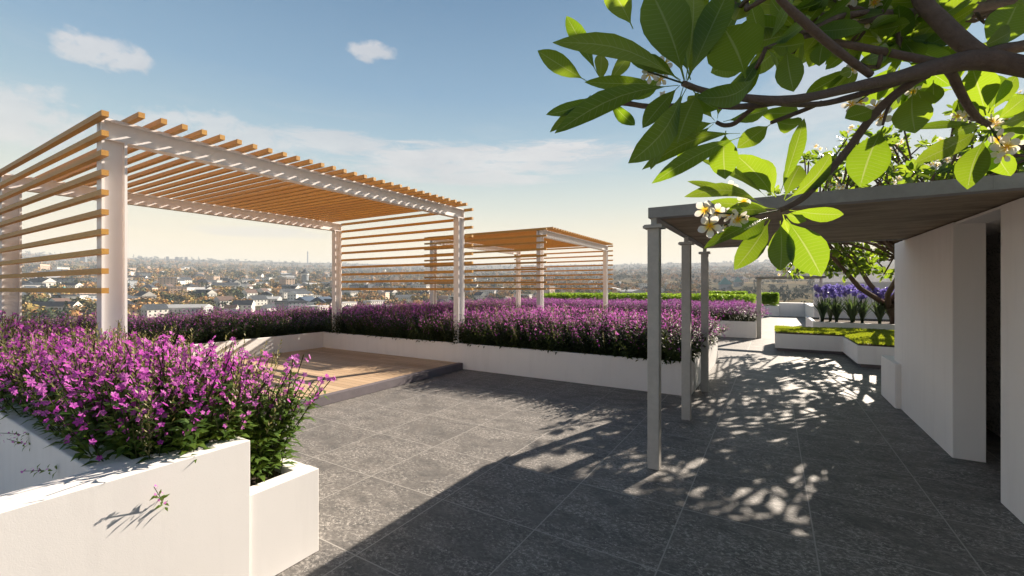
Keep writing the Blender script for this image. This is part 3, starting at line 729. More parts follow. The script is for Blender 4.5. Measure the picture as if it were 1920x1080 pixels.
m.tube([(.62, .95, 0), (.60, .97, .5), (.64, .98, 1.0), (.66, 1.0, 1.35), P(2080, 140, 1.13), P(1960, 131, 1.16)], [.075, .066, .058, .052, .042, .034], 12)
m.tube([(.66, 1.0, 1.35), (.72, 1.1, 1.6), P(2150, 60, 1.22), P(1990, 70, 1.22)], [.05, .04, .03, .02], 10)
m.tube([(.66, 1.0, 1.35), (.8, 1.25, 1.7), P(2100, -30, 1.5), P(1980, -15, 1.5)], [.045, .036, .024, .018], 10)
NTM = m

T = TPL(); rnd = random.Random(21)
camv = Vector((0, 0, 1))
def hl(bx, by, tx, ty, w_, db=1.0, dt=None, tilt=0, curl=.05, bend=0, up=.25):
    """leaf from photo points: base, tip, apparent width, depths"""
    dt = db if dt is None else dt
    b, tp = P(bx, by, db), P(tx, ty, dt); mid = (b + tp) / 2; view = (camv - mid).normalized()
    ax = (tp - b).normalized(); n = Matrix.Rotation(math.radians(tilt), 3, ax) @ view
    W = w_ * (db + dt) / 2 / 810 / max(.35, math.cos(math.radians(tilt)))
    leaf(T, b, tp, W, n, curl, .20, 0, sidebend=bend + .03 * math.sin(bx * 1.7))
R1 = .97
for a in [
 (1278, 154, 1036, 80, 38, R1, .93, 20, .06, .10), (1283, 150, 1218, -22, 84, R1, .95, 10), (1286, 150, 1300, -28, 44, R1, 1.02, 35), (1290, 150, 1368, -20, 56, R1, .95, -15), (1398, 146, 1358, 52, 98, 1.03, 1.0, 5, .03),
 (1281, 163, 1178, 306, 50, R1, .92, -25, .05, -.06), (1310, 172, 1270, 268, 60, R1, .95, 20), (1272, 160, 1040, 250, 40, R1, .92, 30, .05, .03), (1418, 140, 1305, 182, 42, .95, .93, 0, .1, -.12),
 (1275, 160, 1205, 240, 34, 1.0, 1.02, 30), (1298, 168, 1345, 205, 36, R1, 1.0, 30), (1276, 150, 1180, 110, 30, 1.0, 1.06, 30), (1290, 160, 1220, 318, 34, 1.0, 1.08, 25), (1288, 152, 1330, 60, 50, 1.0, 1.1, -20),
 (1295, 150, 1255, 10, 50, 1.0, 1.12, -25),
 (1100, 152, 1008, 95, 34, 1.15, 1.1, 15), (1108, 178, 1024, 215, 24, 1.15, 1.12, 20, .12, -.1), (1115, 183, 1031, 248, 20, 1.15, 1.1, 30), (1122, 142, 1062, 30, 30, 1.15, 1.2, 20), (1137, 160, 1182, 103, 26, 1.15, 1.18, 10),
 (1245, 156, 1096, 154, 26, 1.12, 1.08, 15), (1126, 160, 1128, 102, 26, 1.15, 1.2, 20), (1135, 178, 1090, 228, 22, 1.15, 1.2, 40), (1187, 54, 1138, -30, 46, 1.12, 1.12, 5), (1165, 190, 1238, 150, 24, 1.15, 1.2, 20), (1140, 182, 1190, 235, 24, 1.15, 1.22, 25),
 # drooping group under the second tip
 (1388, 250, 1204, 318, 28, 1.14, 1.1, 30, .08, .06), (1392, 256, 1222, 344, 32, 1.14, 1.12, 10, .06, .05), (1445, 233, 1382, 278, 34, 1.18, 1.15, 10), (1361, 245, 1360, 336, 50, 1.17, 1.15, 5), (1343, 229, 1250, 262, 26, 1.15, 1.13, 20),
 (1340, 226, 1290, 180, 26, 1.15, 1.2, 35), (1345, 222, 1352, 170, 24, 1.15, 1.2, 20), (1356, 228, 1440, 205, 26, 1.16, 1.22, 30), (1338, 232, 1270, 300, 28, 1.15, 1.2, 40),
 # low rosette hanging over the canopy
 (1440, 372, 1312, 299, 16, 1.29, 1.22, 45, .05, .04), (1450, 368, 1380, 290, 46, 1.3, 1.24, 5), (1455, 370, 1420, 297, 40, 1.31, 1.34, 10), (1463, 362, 1508, 222, 26, 1.3, 1.28, 35), (1472, 376, 1558, 288, 34, 1.3, 1.27, 25, .05, .04), (1470, 374, 1500, 310, 38, 1.32, 1.36, 10),
 (1400, 372, 1289, 340, 15, 1.29, 1.22, 40), (1432, 386, 1283, 369, 24, 1.3, 1.2, 25, .06, .08), (1440, 408, 1320, 466, 22, 1.3, 1.2, 45), (1441, 410, 1362, 446, 44, 1.3, 1.25, 15), (1444, 412, 1377, 506, 40, 1.3, 1.24, 5),
 (1463, 414, 1463, 508, 44, 1.31, 1.28, 5), (1474, 410, 1540, 518, 64, 1.3, 1.22, 5, .04), (1480, 394, 1582, 402, 28, 1.3, 1.27, 20), (1470, 402, 1512, 414, 20, 1.31, 1.25, 10), (1468, 402, 1500, 470, 36, 1.32, 1.36, 25), (1450, 398, 1360, 400, 26, 1.31, 1.26, 35), (1455, 392, 1330, 378, 20, 1.31, 1.36, 30),
 # single leaves against the sky
 (1657, 236, 1612, 351, 66, 1.26, 1.24, 0, .03), (1475, 88, 1488, 172, 46, 1.2, 1.18, 5), (1546, 76, 1536, 124, 34, 1.3, 1.28, 5), (1712, 170, 1716, 250, 58, 1.24, 1.22, 5), (1852, 108, 1908, 6, 66, 1.25, 1.22, 5), (1835, 90, 1895, 60, 40, 1.2, 1.2, 20), (1850, 108, 1880, 88, 40, 1.26, 1.2, 10),
 (1720, 165, 1738, 205, 36, 1.25, 1.25, 10), (1640, 205, 1584, 222, 34, 1.24, 1.22, 25), (1750, 150, 1752, 195, 30, 1.25, 1.26, 10), (1600, 130, 1575, 140, 20, 1.2, 1.2, 10), (1450, 225, 1500, 232, 30, 1.22, 1.26, 30), (1410, 210, 1497, 210, 30, 1.24, 1.28, 25),
 # right hand rosette
 (1848, 216, 1824, 128, 54, 1.3, 1.27, 5), (1853, 212, 1868, 140, 40, 1.3, 1.33, 15), (1858, 212, 1906, 142, 26, 1.3, 1.3, 25), (1832, 233, 1708, 242, 14, 1.3, 1.24, 45), (1838, 238, 1784, 252, 22, 1.3, 1.26, 20), (1836, 244, 1714, 306, 34, 1.3, 1.25, 15),
 (1849, 258, 1814, 355, 46, 1.3, 1.26, 10), (1866, 228, 1926, 180, 30, 1.3, 1.28, 20), (1868, 240, 1935, 255, 26, 1.3, 1.26, 20), (1860, 248, 1895, 330, 38, 1.3, 1.33, 25), (1855, 250, 1855, 320, 34, 1.3, 1.35, 30), (1870, 236, 1930, 215, 28, 1.3, 1.34, 25), (1841, 222, 1790, 190, 30, 1.3, 1.36, 20),
 (1880, 30, 1930, 10, 40, 1.3, 1.3, 10), (1900, 20, 1935, 40, 30, 1.3, 1.3, 10)]:
    hl(*a)
LP = [P(a, b, d) for L in limbs[3:] for a, b, d, _ in smooth_path(L, 3)] + [P(2080, 140, 1.13), P(2150, 60, 1.22), P(2100, -30, 1.5), Vector((.72, 1.1, 1.6)), Vector((.8, 1.25, 1.7))]
TW = NTM
def twig(c):
    q = min(LP, key=lambda p: (p - c).length); md = q.lerp(c, .5) + Vector((rnd.uniform(-.04, .04), rnd.uniform(-.04, .04), -.05)); L_ = (q - c).length
    TW.tube([q, q.lerp(md, .6), md, md.lerp(c, .6) + Vector((0, 0, -.008)), c], [.006 + .006 * L_, .006 + .004 * L_, .0065, .006, .0055], 6)
# denser mass in the upper right
def rosette(c, axis, n, L, r, W=.30):
    axis = axis.normalized(); a = axis.orthogonal().normalized(); b = axis.cross(a)
    for k in range(n):
        an = k * 2.399 + r.uniform(-.3, .3); pol = math.radians(r.uniform(38, 112)); d = axis * math.cos(pol) + (a * math.cos(an) + b * math.sin(an)) * math.sin(pol)
        LL = L * r.uniform(.7, 1.1); leaf(T, c + d * LL * .06, c + d * LL - Vector((0, 0, .06 * LL)), LL * W * r.uniform(.85, 1.15), axis * .7 + Vector((r.uniform(-1, 1), r.uniform(-1.2, .8), r.uniform(-.6, .6))), -.06)
for (px, py, d, n) in [(1436, 88, 1.3, 9), (1500, 60, 1.34, 10), (1400, -10, 1.2, 9), (1560, 20, 1.45, 10), (1620, 60, 1.42, 11), (1690, 70, 1.4, 12), (1740, 60, 1.42, 11), (1610, 118, 1.36, 9), (1690, 110, 1.42, 10), (1480, 10, 1.4, 9), (1650, 5, 1.5, 10), (1830, 20, 1.5, 8), (1745, 120, 1.45, 9), (1550, -30, 1.3, 8), (1800, 165, 1.42, 7), (1340, -30, 1.25, 8)]:
    twig(P(px, py, d)); rosette(P(px, py, d), Vector((rnd.uniform(-.7, .3), rnd.uniform(-1.2, -.3), rnd.uniform(-.3, .6))), n, .165, rnd, .38)
# leaf masses out of frame to the right and above that shade the limbs
SD = Vector(sv); cnt = 0
while cnt < 13:
    q0 = P(rnd.uniform(1130, 1420), rnd.uniform(60, 230), rnd.uniform(.95, 1.2)) + SD * rnd.uniform(.5, 2.6); r_ = q0.x * CS + q0.y * SN; d_ = -q0.x * SN + q0.y * CS; qx, qy = 960 + 810 * r_ / d_, 540 - 810 * (q0.z - 1) / d_
    if d_ < 1.25 or (qx < 1420 and qy > -60) or qy > 70 or (qx < 1500 and qy > 30): continue
    cnt += 1; twig(q0); rosette(q0, Vector((rnd.uniform(-.7, .3), rnd.uniform(-1.2, -.3), rnd.uniform(-.3, .6))), 9, .175, rnd, .40)
for i in range(16):
    q0 = P(rnd.uniform(1400, 1760), rnd.uniform(-130, 60), rnd.uniform(1.5, 2.0)); twig(q0)
    rosette(q0, Vector((rnd.uniform(-.5, .5), rnd.uniform(-1, -.2), rnd.uniform(0, .8))), 10, .18, rnd, .38)
for i in range(9):
    q0 = P(rnd.uniform(1950, 2200), rnd.uniform(-120, 250), rnd.uniform(1.2, 1.7)); twig(q0)
    rosette(q0, Vector((rnd.uniform(-.3, .5), rnd.uniform(-.5, .5), .8)), 9, .17, rnd)
tree_mesh(NTR, 'foliage', T, [M_FL], 4)
TW.build('trunk', M_BARK, NTR, smooth=True)
T2 = TPL()
def fl(px, py, d, s=1.0, nd=None):
    c = P(px, py, d); v = (camv - c).normalized(); n = v + Vector((rnd.uniform(-.7, .7), rnd.uniform(-.7, .7), rnd.uniform(-.6, .5)))
    fflower(T2, c, nd or n, .029 * s, rnd, 0)
for a in [(1322, 394, 1.22, 1), (1331, 424, 1.2, 1.1), (1384, 411, 1.24, 1), (1345, 398, 1.27, .9), (1368, 404, 1.27, .8), (1372, 352, 1.3, .8), (1395, 378, 1.3, .8), (1212, 128, 1.05, .7), (1218, 140, 1.06, .7), (1240, 148, 1.06, .6), (1246, 120, 1.08, .7), (1595, 196, 1.3, .9), (1612, 192, 1.3, .8),
 (1630, 216, 1.28, .9), (1652, 218, 1.28, 1), (1640, 200, 1.32, .8), (1712, 172, 1.3, .7), (1596, 132, 1.3, .7), (1585, 3, 1.4, 1), (1600, -6, 1.4, 1), (1640, 4, 1.4, 1), (1655, 0, 1.4, .9), (1610, 44, 1.4, .9), (1626, 40, 1.4, .8), (1668, 44, 1.4, .8), (1873, 262, 1.28, 1.1), (1888, 276, 1.26, 1.1), (1880, 290, 1.28, .9), (1900, 268, 1.3, 1), (1860, 226, 1.32, .7), (1868, 232, 1.32, .7), (1250, 40, 1.1, .6), (1795, 218, 1.32, .6), (1808, 217, 1.32, .6)]: fl(*a)
# unopened buds
for a in [(1352, 432, 1360, 422), (1346, 437, 1356, 430), (1366, 422, 1376, 416), (1366, 408, 1374, 404), (1402, 404, 1398, 412), (1230, 138, 1240, 142), (1238, 176, 1246, 174)]:
    b, tp = P(a[0], a[1], 1.22), P(a[2], a[3], 1.24); leaf(T2, tp, b, .011, camv - b, .1, .8, 0, [(0, .3), (.3, .8), (.6, 1), (1, .2)]); leaf(T2, tp, b, .011, b - camv, .1, .8, 0, [(0, .3), (.3, .8), (.6, 1), (1, .2)])
tree_mesh(NTR, 'blossoms', T2, [M_PET], 5)
for (a, b) in [((1460, 394, 1.3), (1392, 408, 1.25)), ((1420, 402, 1.27), (1340, 428, 1.22)), ((1410, 404, 1.27), (1330, 398, 1.23)), ((1281, 156, .98), (1215, 134, 1.05)), ((1667, 198, 1.25), (1640, 214, 1.28)), ((1655, 160, 1.22), (1605, 193, 1.3)), ((1855, 236, 1.3), (1880, 275, 1.27))]:
    m = MB(); m.tube([P(*a), P(*b)], .0022, 5); m.build('flower_stalk', M_STEM, NTR)


# back trees rising behind the canopy
def back_tree(label, base, seed, lean, tips_box, ntips, n_leaf=9, L=.17, extra=()):
    e = empty('frangipani_tree', U(*base), label, 'tree', 'frangipani trees behind the canopy'); r = random.Random(seed); m = MB(); global T
    B = Vector(base); tips = []
    (x0, x1), (y0, y1), (z0, z1) = tips_box
    top = B + Vector(lean)
    m.tube([B, B.lerp(top, .5) + Vector((.04, .02, 0)), top], [.095, .075, .06], 10)
    mains = []
    for k in range(7):
        g = Vector((x0 + (x1 - x0) * (k + .5) / 7, r.uniform(y0, y1), z0 + (z1 - z0) * r.uniform(.15, .6))); q = top.lerp(g, .55) + Vector((0, 0, -.12)); pts = [top, top.lerp(q, .5) + Vector((r.uniform(-.06, .06), r.uniform(-.06, .06), -.03)), q, g]
        m.tube(pts, [.05, .038, .030, .02], 8); mains.append((q, g))
    T = TPL(); T2 = TPL()
    jobs = [(tips_box, ntips)] + list(extra); seq = [b for b, n in jobs for _ in range(n)]
    for i, ((x0, x1), (y0, y1), (z0, z1)) in enumerate(seq):
        for _ in range(20):
            g = Vector((r.uniform(x0, x1), r.uniform(y0, y1), r.uniform(z0, z1)))
            f = Vector(((g.x - (x0 + x1) / 2) / (x1 - x0) * 2, (g.y - (y0 + y1) / 2) / (y1 - y0) * 2, (g.z - (z0 + z1) / 2) / (z1 - z0) * 2))
            if f.length < 1.05 and pnoise(g * 3.4) > -.10: break
        q, gm = min(mains, key=lambda a: min((a[0] - g).length, (a[1] - g).length)); st = q.lerp(gm, r.uniform(.3, 1)); md = st.lerp(g, .5) + Vector((r.uniform(-.08, .08), r.uniform(-.08, .08), -.08 if i < ntips else .06))
        m.tube([st, md, g], [.016, .013, .010], 5)
        ax = (g - md).normalized() + Vector((0, 0, .6)); rosette(g, ax, n_leaf, L, r, .42)
        if i % 4 == 0:
            for k in range(5): fflower(T2, g + ax.normalized() * .10 + Vector((r.uniform(-.07, .07), r.uniform(-.07, .07), r.uniform(-.03, .05))), Vector((r.uniform(-1, 1), -1.2 + r.uniform(-1, 1), r.uniform(-.2, 1))), .030, r, 0)
    m.build('trunk', M_BARK, e, smooth=True); tree_mesh(e, 'foliage', T, [M_FL], seed); tree_mesh(e, 'blossoms', T2, [M_PET], seed)
back_tree('spreading frangipani leaning from the violet flower planter, its crown rising over the canopy', (1.84, 9.9, .37), 71, (-.14, -.15, .32), ((-.05, 3.7), (6.1, 10.0), (1.30, 3.25)), 290, 11, .15, [(((.7, 2.4), (5.3, 6.9), (1.7, 2.35)), 42), (((-.4, 1.0), (5.2, 6.8), (1.60, 1.84)), 38), (((.15, 1.9), (8.3, 10.0), (1.18, 1.62)), 40)])
back_tree('taller frangipani crown at the right behind the canopy roof', (2.6, 7.6, .30), 72, (-.05, .05, .55), ((1.6, 4.6), (5.4, 8.2), (1.75, 3.1)), 110, 10, .16)

# ------------------------------------------------------------------ far terrain, town and woods (metres)
TP = [(0, -45), (250, -44), (400, -32), (600, -20), (900, -6), (1500, 24), (2500, 74), (4000, 165), (5200, 250), (6200, 330), (7500, 300), (9000, 260)]
def tz(D):
    for (a, za), (b, zb) in zip(TP, TP[1:]):
        if D <= b: f = (D - a) / (b - a); return za + (zb - za) * f
    return TP[-1][1]
def ground(x, y):
    D = math.hypot(x, y); return tz(D) + (pnoise(Vector((x / 420, y / 420, 0))) * min(12, D * .006))
rad = [0, 60, 120, 250, 330, 400, 480, 560, 650, 760, 900, 1060, 1250, 1500, 1800, 2150, 2500, 3000, 3500, 4000, 4600, 5200, 5700, 6200, 6800, 7500, 9000]
NA = 220; V = []; F = []
for rr_ in rad:
    for j in range(NA):
        a = 2 * math.pi * j / NA; x, y = rr_ * math.sin(a), rr_ * math.cos(a); V.append((x, y, ground(x, y)))
for i in range(len(rad) - 1):
    for j in range(NA): F.append((i * NA + j, (i + 1) * NA + j, (i + 1) * NA + (j + 1) % NA, i * NA + (j + 1) % NA))
def terr_fn(t, bs):
    p = wpos(t)
    n1 = t.noise(.0016, p, 6, .65); n2 = t.noise(.012, p, 6, .7); n3 = t.noise(.06, p, 4, .7)
    c = t.ramp(n2, [(.3, (.05, .065, .045)), (.45, (.17, .135, .08)), (.56, (.33, .235, .13)), (.66, (.18, .18, .09)), (.8, (.42, .37, .30))])
    c = t.mix(t.ramp(n1, [(.4, 0), (.6, .7)]), c, (.04, .055, .045, 1)); c = t.mix(t.math('MULTIPLY', n3, .5), c, (.03, .035, .03, 1))
    t.put(bs, 'Base Color', c); bs.inputs['Roughness'].default_value = 1; bs.inputs['Specular IOR Level'].default_value = 0
o = np_mesh('terrain', V, F, [0] * len(F), [mat('valley_floor', terr_fn)], None); tag(o, kind='structure')

def place(px, D):
    rd = (px - 960) / 810; x = (-SN + CS * rd) * D; y = (CS + SN * rd) * D; return x, y
C_W = flat('pale_render', (.82, .77, .70)); C_W2 = flat('warm_render', (.74, .54, .40)); C_G = flat('grey_render', (.26, .28, .30)); C_RD = flat('dark_roof', (.035, .045, .06)); C_RB = flat('brown_roof', (.12, .075, .06)); C_RG = flat('light_roof', (.42, .42, .42))
C_TEAL = flat('green_copper', (.06, .24, .22)); C_GL = flat('dark_glazing', (.03, .045, .06), .3)
def house_mesh(kind, w_, l_, h, rh, wall, roof, hip=0, rows=2):
    m = MB(1); W2, L2 = w_ / 2, l_ / 2
    m.box(-W2, W2, -L2, L2, -6, h, 0)
    b = len(m.v); ov = .5; m.v += [(-W2 - ov, -L2 - ov, h), (W2 + ov, -L2 - ov, h), (W2 + ov, L2 + ov, h), (-W2 - ov, L2 + ov, h)]
    if rh > 0:
        m.v += [(0, -L2 - ov + hip * W2, h + rh), (0, L2 + ov - hip * W2, h + rh)]
        m.f += [(b, b + 4, b + 5, b + 3), (b + 1, b + 2, b + 5, b + 4), (b, b + 1, b + 4), (b + 2, b + 3, b + 5), (b, b + 3, b + 2, b + 1)]; m.m += [1, 1, 1 if hip else 0, 1 if hip else 0, 1]
    else:
        m.v += [(x, y, h + 1) for x, y, _ in m.v[b:b + 4]]; m.f += [(b + 4, b + 5, b + 6, b + 7)] + [(b + j, b + (j + 1) % 4, b + 4 + (j + 1) % 4, b + 4 + j) for j in range(4)] + [(b, b + 3, b + 2, b + 1)]; m.m += [1] * 6
    for fl_ in range(rows):
        z0 = h * (fl_ + .3) / rows; z1 = h * (fl_ + .72) / rows
        nx = max(2, int(l_ / 3.5))
        for k in range(nx):
            yc = -L2 + l_ * (k + .5) / nx; m.box(-W2 - .06, W2 + .06, yc - .6, yc + .6, z0, z1, 2)
        nx = max(2, int(w_ / 3.5))
        for k in range(nx):
            xc = -W2 + w_ * (k + .5) / nx; m.box(xc - .6, xc + .6, -L2 - .06, L2 + .06, z0, z1, 2)
    me_o = m.build(kind, [wall, roof, C_GL]); me = me_o.data; bpy.data.objects.remove(me_o); return me
kinds = [
 ('house', 'white house with dark pitched roof', house_mesh('h1', 10, 15, 6, 4.5, C_W, C_RD)),
 ('house', 'white house with brown pitched roof', house_mesh('h2', 10, 13, 6, 4, C_W, C_RB)),
 ('house', 'warm toned house with hipped roof', house_mesh('h3', 13, 17, 7, 5, C_W2, C_RD, 1)),
 ('house', 'long pale row house', house_mesh('h4', 11, 34, 8, 4.5, C_W, C_RD, 0)),
 ('block', 'pale flat roofed block', house_mesh('h5', 13, 26, 10, 0, C_W, C_RG, 0, 3)),
 ('block', 'warm flat roofed block', house_mesh('h6', 12, 20, 15, 0, C_W2, C_RG, 0, 5)),
 ('block', 'grey flat roofed building', house_mesh('h7', 20, 30, 9, 0, C_G, C_RD, 0, 3)),
 ('shed', 'low pale shed', house_mesh('h8', 22, 40, 6, 3, C_RG, C_RG, 0, 1)),
]
rnd = random.Random(77); taken = []
def put_house(px, D, k, rz, s=1.0):
    x, y = place(px, D); z = ground(x, y); kd = kinds[k]
    o = bpy.data.objects.new('house' if kd[0] == 'house' else 'town_building', kd[2]); COL.objects.link(o)
    o.location = (x, y, z); o.rotation_euler = (0, 0, rz); o.scale = (s, s, s)
    col = ['at the far left edge', 'behind the left screen', 'by the near pergola post', 'under the tower blocks', 'around the pyramid roof', 'left of the water tower', 'behind the near screen', 'between both pergolas', 'behind the farther pergola', 'left of the canopy', 'under the canopy'][min(10, max(0, int((px + 20) / 1580 * 11)))]
    row = ['lowest row', 'second row', 'middle slope', 'far slope'][(D > 560) + (D > 800) + (D > 1300)]
    tag(o, kd[1] + ', ' + col + ', ' + row, 'house' if kd[0] == 'house' else 'building', 'town buildings: ' + kd[1])
    taken.append((px, D))
for i in range(190):
    D = rnd.uniform(375, 1100); px = rnd.uniform(-20, 1250) if i % 3 else rnd.uniform(-10, 760)
    put_house(px, D, rnd.choices(range(8), [5, 4, 3, 4, 2, 1.6, 1, 1.5])[0], rnd.uniform(-.6, .6) + rnd.choice([0, math.pi / 2]) + .3, rnd.uniform(.8, 1.25))
for i in range(70):
    D = rnd.uniform(600, 1500); px = rnd.uniform(-20, 800)
    put_house(px, D, rnd.choices(range(8), [4, 3, 4, 4, 4, 4, 3, 2])[0], rnd.uniform(-.6, .6) + rnd.choice([0, math.pi / 2]) + .3, rnd.uniform(.9, 1.5))
for i in range(90):
    D = rnd.uniform(1150, 3200); px = rnd.uniform(-20, 1560)
    put_house(px, D, rnd.choices(range(8), [3, 2, 2, 3, 4, 4, 3, 2])[0], rnd.uniform(-.6, .6) + rnd.choice([0, math.pi / 2]) + .3, rnd.uniform(.9, 1.6))
# landmarks
def landmark(px, D, name, label, cat, fn, rz=.4):
    x, y = place(px, D); e = empty(name, (x, y, ground(x, y)), label, cat, rz=rz); fn(e); return e
def mbk(fn, name, mt, e):
    m = MB(1); fn(m); me_o = m.build(name, mt, None); me_o.parent = e; return me_o
def water_tower(e):
    mbk(lambda m: m.tube([(0, 0, -5), (0, 0, 26)], 8.5, 12), 'shaft', C_G, e); mbk(lambda m: m.tube([(0, 0, 26), (0, 0, 30)], 9.6, 12), 'gallery', C_W, e)
    mbk(lambda m: m.tube([(0, 0, 30), (0, 0, 41), (0, 0, 42)], [11, 1.5, .2], 12), 'roof', C_RD, e)
landmark(572, 1150, 'water_tower', 'round grey water tower with dark pointed roof standing above the trees', 'tower', water_tower)
landmark(577, 5200, 'chimney', 'very tall thin factory chimney on the horizon', 'chimney', lambda e: mbk(lambda m: m.tube([(0, 0, -20), (0, 0, 150)], [9, 6.5], 8), 'stack', C_G, e))
def slab(w_, d_, h, mt):
    def f(e):
        mbk(lambda m: m.box(-w_ / 2, w_ / 2, -d_ / 2, d_ / 2, -8, h), 'body', mt, e)
        def wins(m):
            n = int(h / 3.3)
            for i in range(n): m.box(-w_ / 2 - .2, w_ / 2 + .2, -d_ / 2 - .2, d_ / 2 + .2, 3.3 * i + 1.4, 3.3 * i + 2.9)
        mbk(wins, 'window_bands', C_GL, e)
    return f
landmark(314, 3900, 'apartment_tower', 'leftmost of three grey tower blocks on the hazy skyline', 'tower block', slab(44, 18, 48, C_G), -.3)
landmark(331, 3900, 'apartment_tower', 'middle one of three grey tower blocks on the hazy skyline', 'tower block', slab(48, 18, 47, C_G), -.3)
landmark(349, 3900, 'apartment_tower', 'rightmost of three grey tower blocks on the hazy skyline', 'tower block', slab(38, 18, 50, C_G), -.3)
landmark(157, 2600, 'apartment_tower', 'dark lone tower block on the left skyline behind the pergola slats', 'tower block', slab(28, 22, 52, C_G), -.6)
landmark(80, 1400, 'apartment_tower', 'warm striped slab block at the far left behind the pergola slats', 'tower block', slab(34, 14, 26, C_W2), -.9)
landmark(166, 1250, 'apartment_tower', 'pale cube block left of the near pergola post', 'tower block', slab(16, 16, 20, C_W), -.6)
landmark(545, 820, 'office_block', 'dark blue grey glazed office block left of the water tower', 'building', slab(24, 20, 13, C_G), .1)
landmark(650, 700, 'office_block', 'long white building with window bands behind the far pergola post', 'building', slab(48, 14, 9, C_W), -.5)
landmark(500, 650, 'long_building', 'long white walled building with dark roof right of the pyramid roof', 'building', lambda e: (mbk(lambda m: m.box(-30, 30, -8, 8, -5, 6), 'wall', C_W, e), mbk(lambda m: (m.v.extend([(-31, -9, 6.01), (31, -9, 6.01), (31, 9, 6.01), (-31, 9, 6.01), (-29, 0, 11), (29, 0, 11)]), m.f.extend([(0, 1, 5, 4), (2, 3, 4, 5), (0, 4, 3), (1, 2, 5)]), m.m.extend([0] * 4)), 'roof', C_RD, e)), -.55)
def pyr(w_, h, rh, a, b):
    return lambda e: (mbk(lambda m: m.box(-w_ / 2, w_ / 2, -w_ / 2, w_ / 2, -5, h), 'wall', a, e), mbk(lambda m: (m.v.extend([(-w_ * .6, -w_ * .6, h + .01), (w_ * .6, -w_ * .6, h + .01), (w_ * .6, w_ * .6, h + .01), (-w_ * .6, w_ * .6, h + .01), (0, 0, h + rh)]), m.f.extend([(0, 1, 4), (1, 2, 4), (2, 3, 4), (3, 0, 4)]), m.m.extend([0] * 4)), 'roof', b, e))
landmark(430, 820, 'pavilion', 'broad dark pyramid roofed hall in the middle of the town', 'building', pyr(22, 6, 12, C_W2, C_RD), .5)
landmark(460, 900, 'pavilion', 'smaller dark pyramid roofed house right of the broad pyramid roof', 'building', pyr(12, 5, 8, C_W, C_RD), .5)
landmark(120, 520, 'turret_house', 'house with a green copper turret roof at the left, lower one', 'building', pyr(8, 7, 9, C_W, C_TEAL), .3)
landmark(1359, 900, 'turret_house', 'green copper spire roof beyond the hedge, left one of two', 'building', pyr(20, 10, 16, C_G, C_TEAL), .3)
landmark(1383, 1000, 'turret_house', 'green copper spire roof beyond the hedge, right one of two', 'building', pyr(14, 10, 13, C_G, C_TEAL), .3)
landmark(590, 520, 'large_hall', 'wide white gabled hall with dark blue roof just above the flowers by the far post', 'building', lambda e: [mbk(lambda m: m.box(-20, 20, -14, 14, -5, 7), 'wall', C_W, e)] + [mbk(lambda m: (m.v.extend([(x0, -15, 7.01), (x0 + 20, -15, 7.01), (x0 + 20, 15, 7.01), (x0, 15, 7.01), (x0 + 10, -15, 13), (x0 + 10, 15, 13)]), m.f.extend([(0, 4, 5, 3), (1, 2, 5, 4), (0, 1, 4), (2, 3, 5)]), m.m.extend([0] * 4)), 'roof', flat('blue_roof', (.03, .06, .11)), e) for x0 in (-20.5, .5)], .5)

# woods: many crowns
def crown_tpl(seed, H=11, R=5, n=46, cone=0):
    r = random.Random(seed); T = TPL()
    T.quad((-.25, 0, -2), (.25, 0, -2), (.2, 0, H * .6), (-.2, 0, H * .6), 1)
    lob = [Vector((r.gauss(0, .42), r.gauss(0, .42), r.uniform(-.35, .4))) for _ in range(5)]
    for i in range(n):
        v = Vector((r.gauss(0, 1), r.gauss(0, 1), r.gauss(0, 1))).normalized(); l = lob[i % 5]
        if cone: f = r.random(); c = Vector((v.x * R * (1 - f), v.y * R * (1 - f), H * (.15 + .85 * f)))
        else: c = Vector(((l.x + v.x * .62) * R, (l.y + v.y * .62) * R, H * .62 + (l.z + v.z * .55) * H * .42))
        a = (v + Vector((r.gauss(0, .5), r.gauss(0, .5), r.gauss(0, .5)))).normalized(); p, q = a.orthogonal().normalized(), None; q = a.cross(p); s = R * r.uniform(.16, .34)
        T.quad(c - p * s - q * s * .3, c - q * s + p * s * .2, c + p * s, c + q * s * .9 - p * s * .3, 0)
    return T
def far_leaf(name, stops):
    m = bpy.data.materials.new(name); m.use_nodes = True; t = NT(m.node_tree); bs = t.n['Principled BSDF']
    at = t.new('ShaderNodeAttribute', attribute_name='var'); c = t.ramp(at.outputs['Fac'], stops)
    n = t.noise(.4, wpos(t), 3); c = t.mix(t.math('MULTIPLY', n, .3), c, (.05, .05, .04, 1)); t.put(bs, 'Base Color', c); bs.inputs['Roughness'].default_value = .9; bs.inputs['Specular IOR Level'].default_value = .1
    return m
M_AUT = far_leaf('autumn_foliage', [(0, (.05, .075, .04)), (.25, (.13, .13, .05)), (.45, (.36, .26, .08)), (.65, (.52, .28, .10)), (.85, (.60, .38, .18)), (1, (.34, .24, .15))])
M_DKG = far_leaf('dark_green_foliage', [(0, (.02, .04, .025)), (.6, (.04, .065, .03)), (1, (.09, .10, .035))])
M_TR = flat('far_bark', (.07, .05, .04))
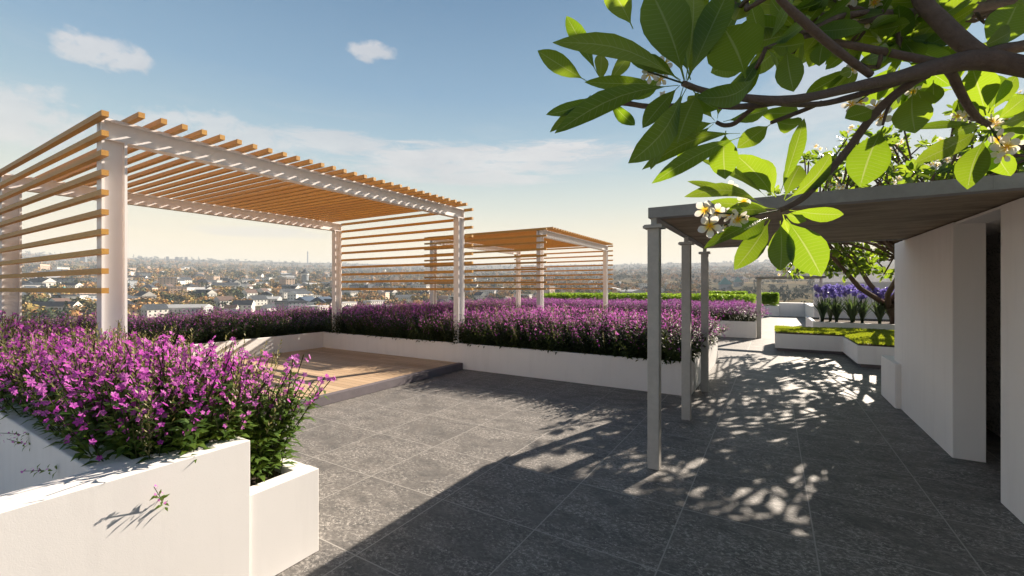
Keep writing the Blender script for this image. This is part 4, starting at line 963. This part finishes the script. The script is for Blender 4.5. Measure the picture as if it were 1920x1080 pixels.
ct = [crown_tpl(i) for i in range(6)] + [crown_tpl(9, 15, 3.4, 50, 1)]
def woods(name, label, n, D0, D1, px0, px1, seed, matf, big=1.0, dens=.0):
    r = random.Random(seed); pl = []; tries = 0
    while len(pl) < n and tries < n * 12:
        tries += 1
        D = D0 + (D1 - D0) * r.random() ** 1.1; px = r.uniform(px0, px1); x, y = place(px, D)
        if pnoise(Vector((x / 130, y / 130, seed))) < dens - .15: continue
        if D < 1300 and any(abs(px - a) * D / 810 < 9 and abs(D - b) < 14 for a, b in taken): continue
        s = big * r.uniform(.6, 1.3) * (1 + D / 5000)
        pl.append((r.randrange(7 if matf is M_DKG else 6), xf((x, y, ground(x, y) - .5), r.uniform(0, 6.3), 0, 0, s), min(1, max(0, r.gauss(.55, .28)))))
    V, F, Mi, UVs, VA = scatter(ct, pl); o = np_mesh(name, V, F, Mi, [matf, M_TR], None, uv=UVs, var=VA, smooth=False); tag(o, label, 'woods', kind='stuff')
woods('autumn_woodland', 'orange and brown autumn trees filling the gaps between the nearer houses', 2300, 335, 1300, -60, 1330, 1, M_AUT, .85)
woods('dark_woodland', 'dark green trees mixed among the nearer houses', 1100, 335, 1400, -60, 1620, 2, M_DKG, .85)
woods('distant_woodland', 'hazy autumn woodland covering the slopes beyond the town', 2600, 1300, 3800, -60, 1620, 3, M_AUT, 1.2, -.05)
woods('distant_dark_woodland', 'hazy dark tree belts near the horizon', 1800, 1400, 5400, -60, 1620, 4, M_DKG, 1.3, .05)

# haze over the valley
m = MB(1); m.box(-9500, 9500, -9500, 9500, -70, 395)
hm = bpy.data.materials.new('valley_haze'); hm.use_nodes = True; hm.node_tree.nodes.clear(); t = NT(hm.node_tree)
pv = t.new('ShaderNodeVolumePrincipled'); pv.inputs['Color'].default_value = (.82, .90, 1, 1); pv.inputs['Density'].default_value = .00015; pv.inputs['Anisotropy'].default_value = 0
oo = t.new('ShaderNodeOutputMaterial'); t.l.new(pv.outputs[0], oo.inputs['Volume'])
o = m.build('haze', hm); tag(o, kind='stuff')
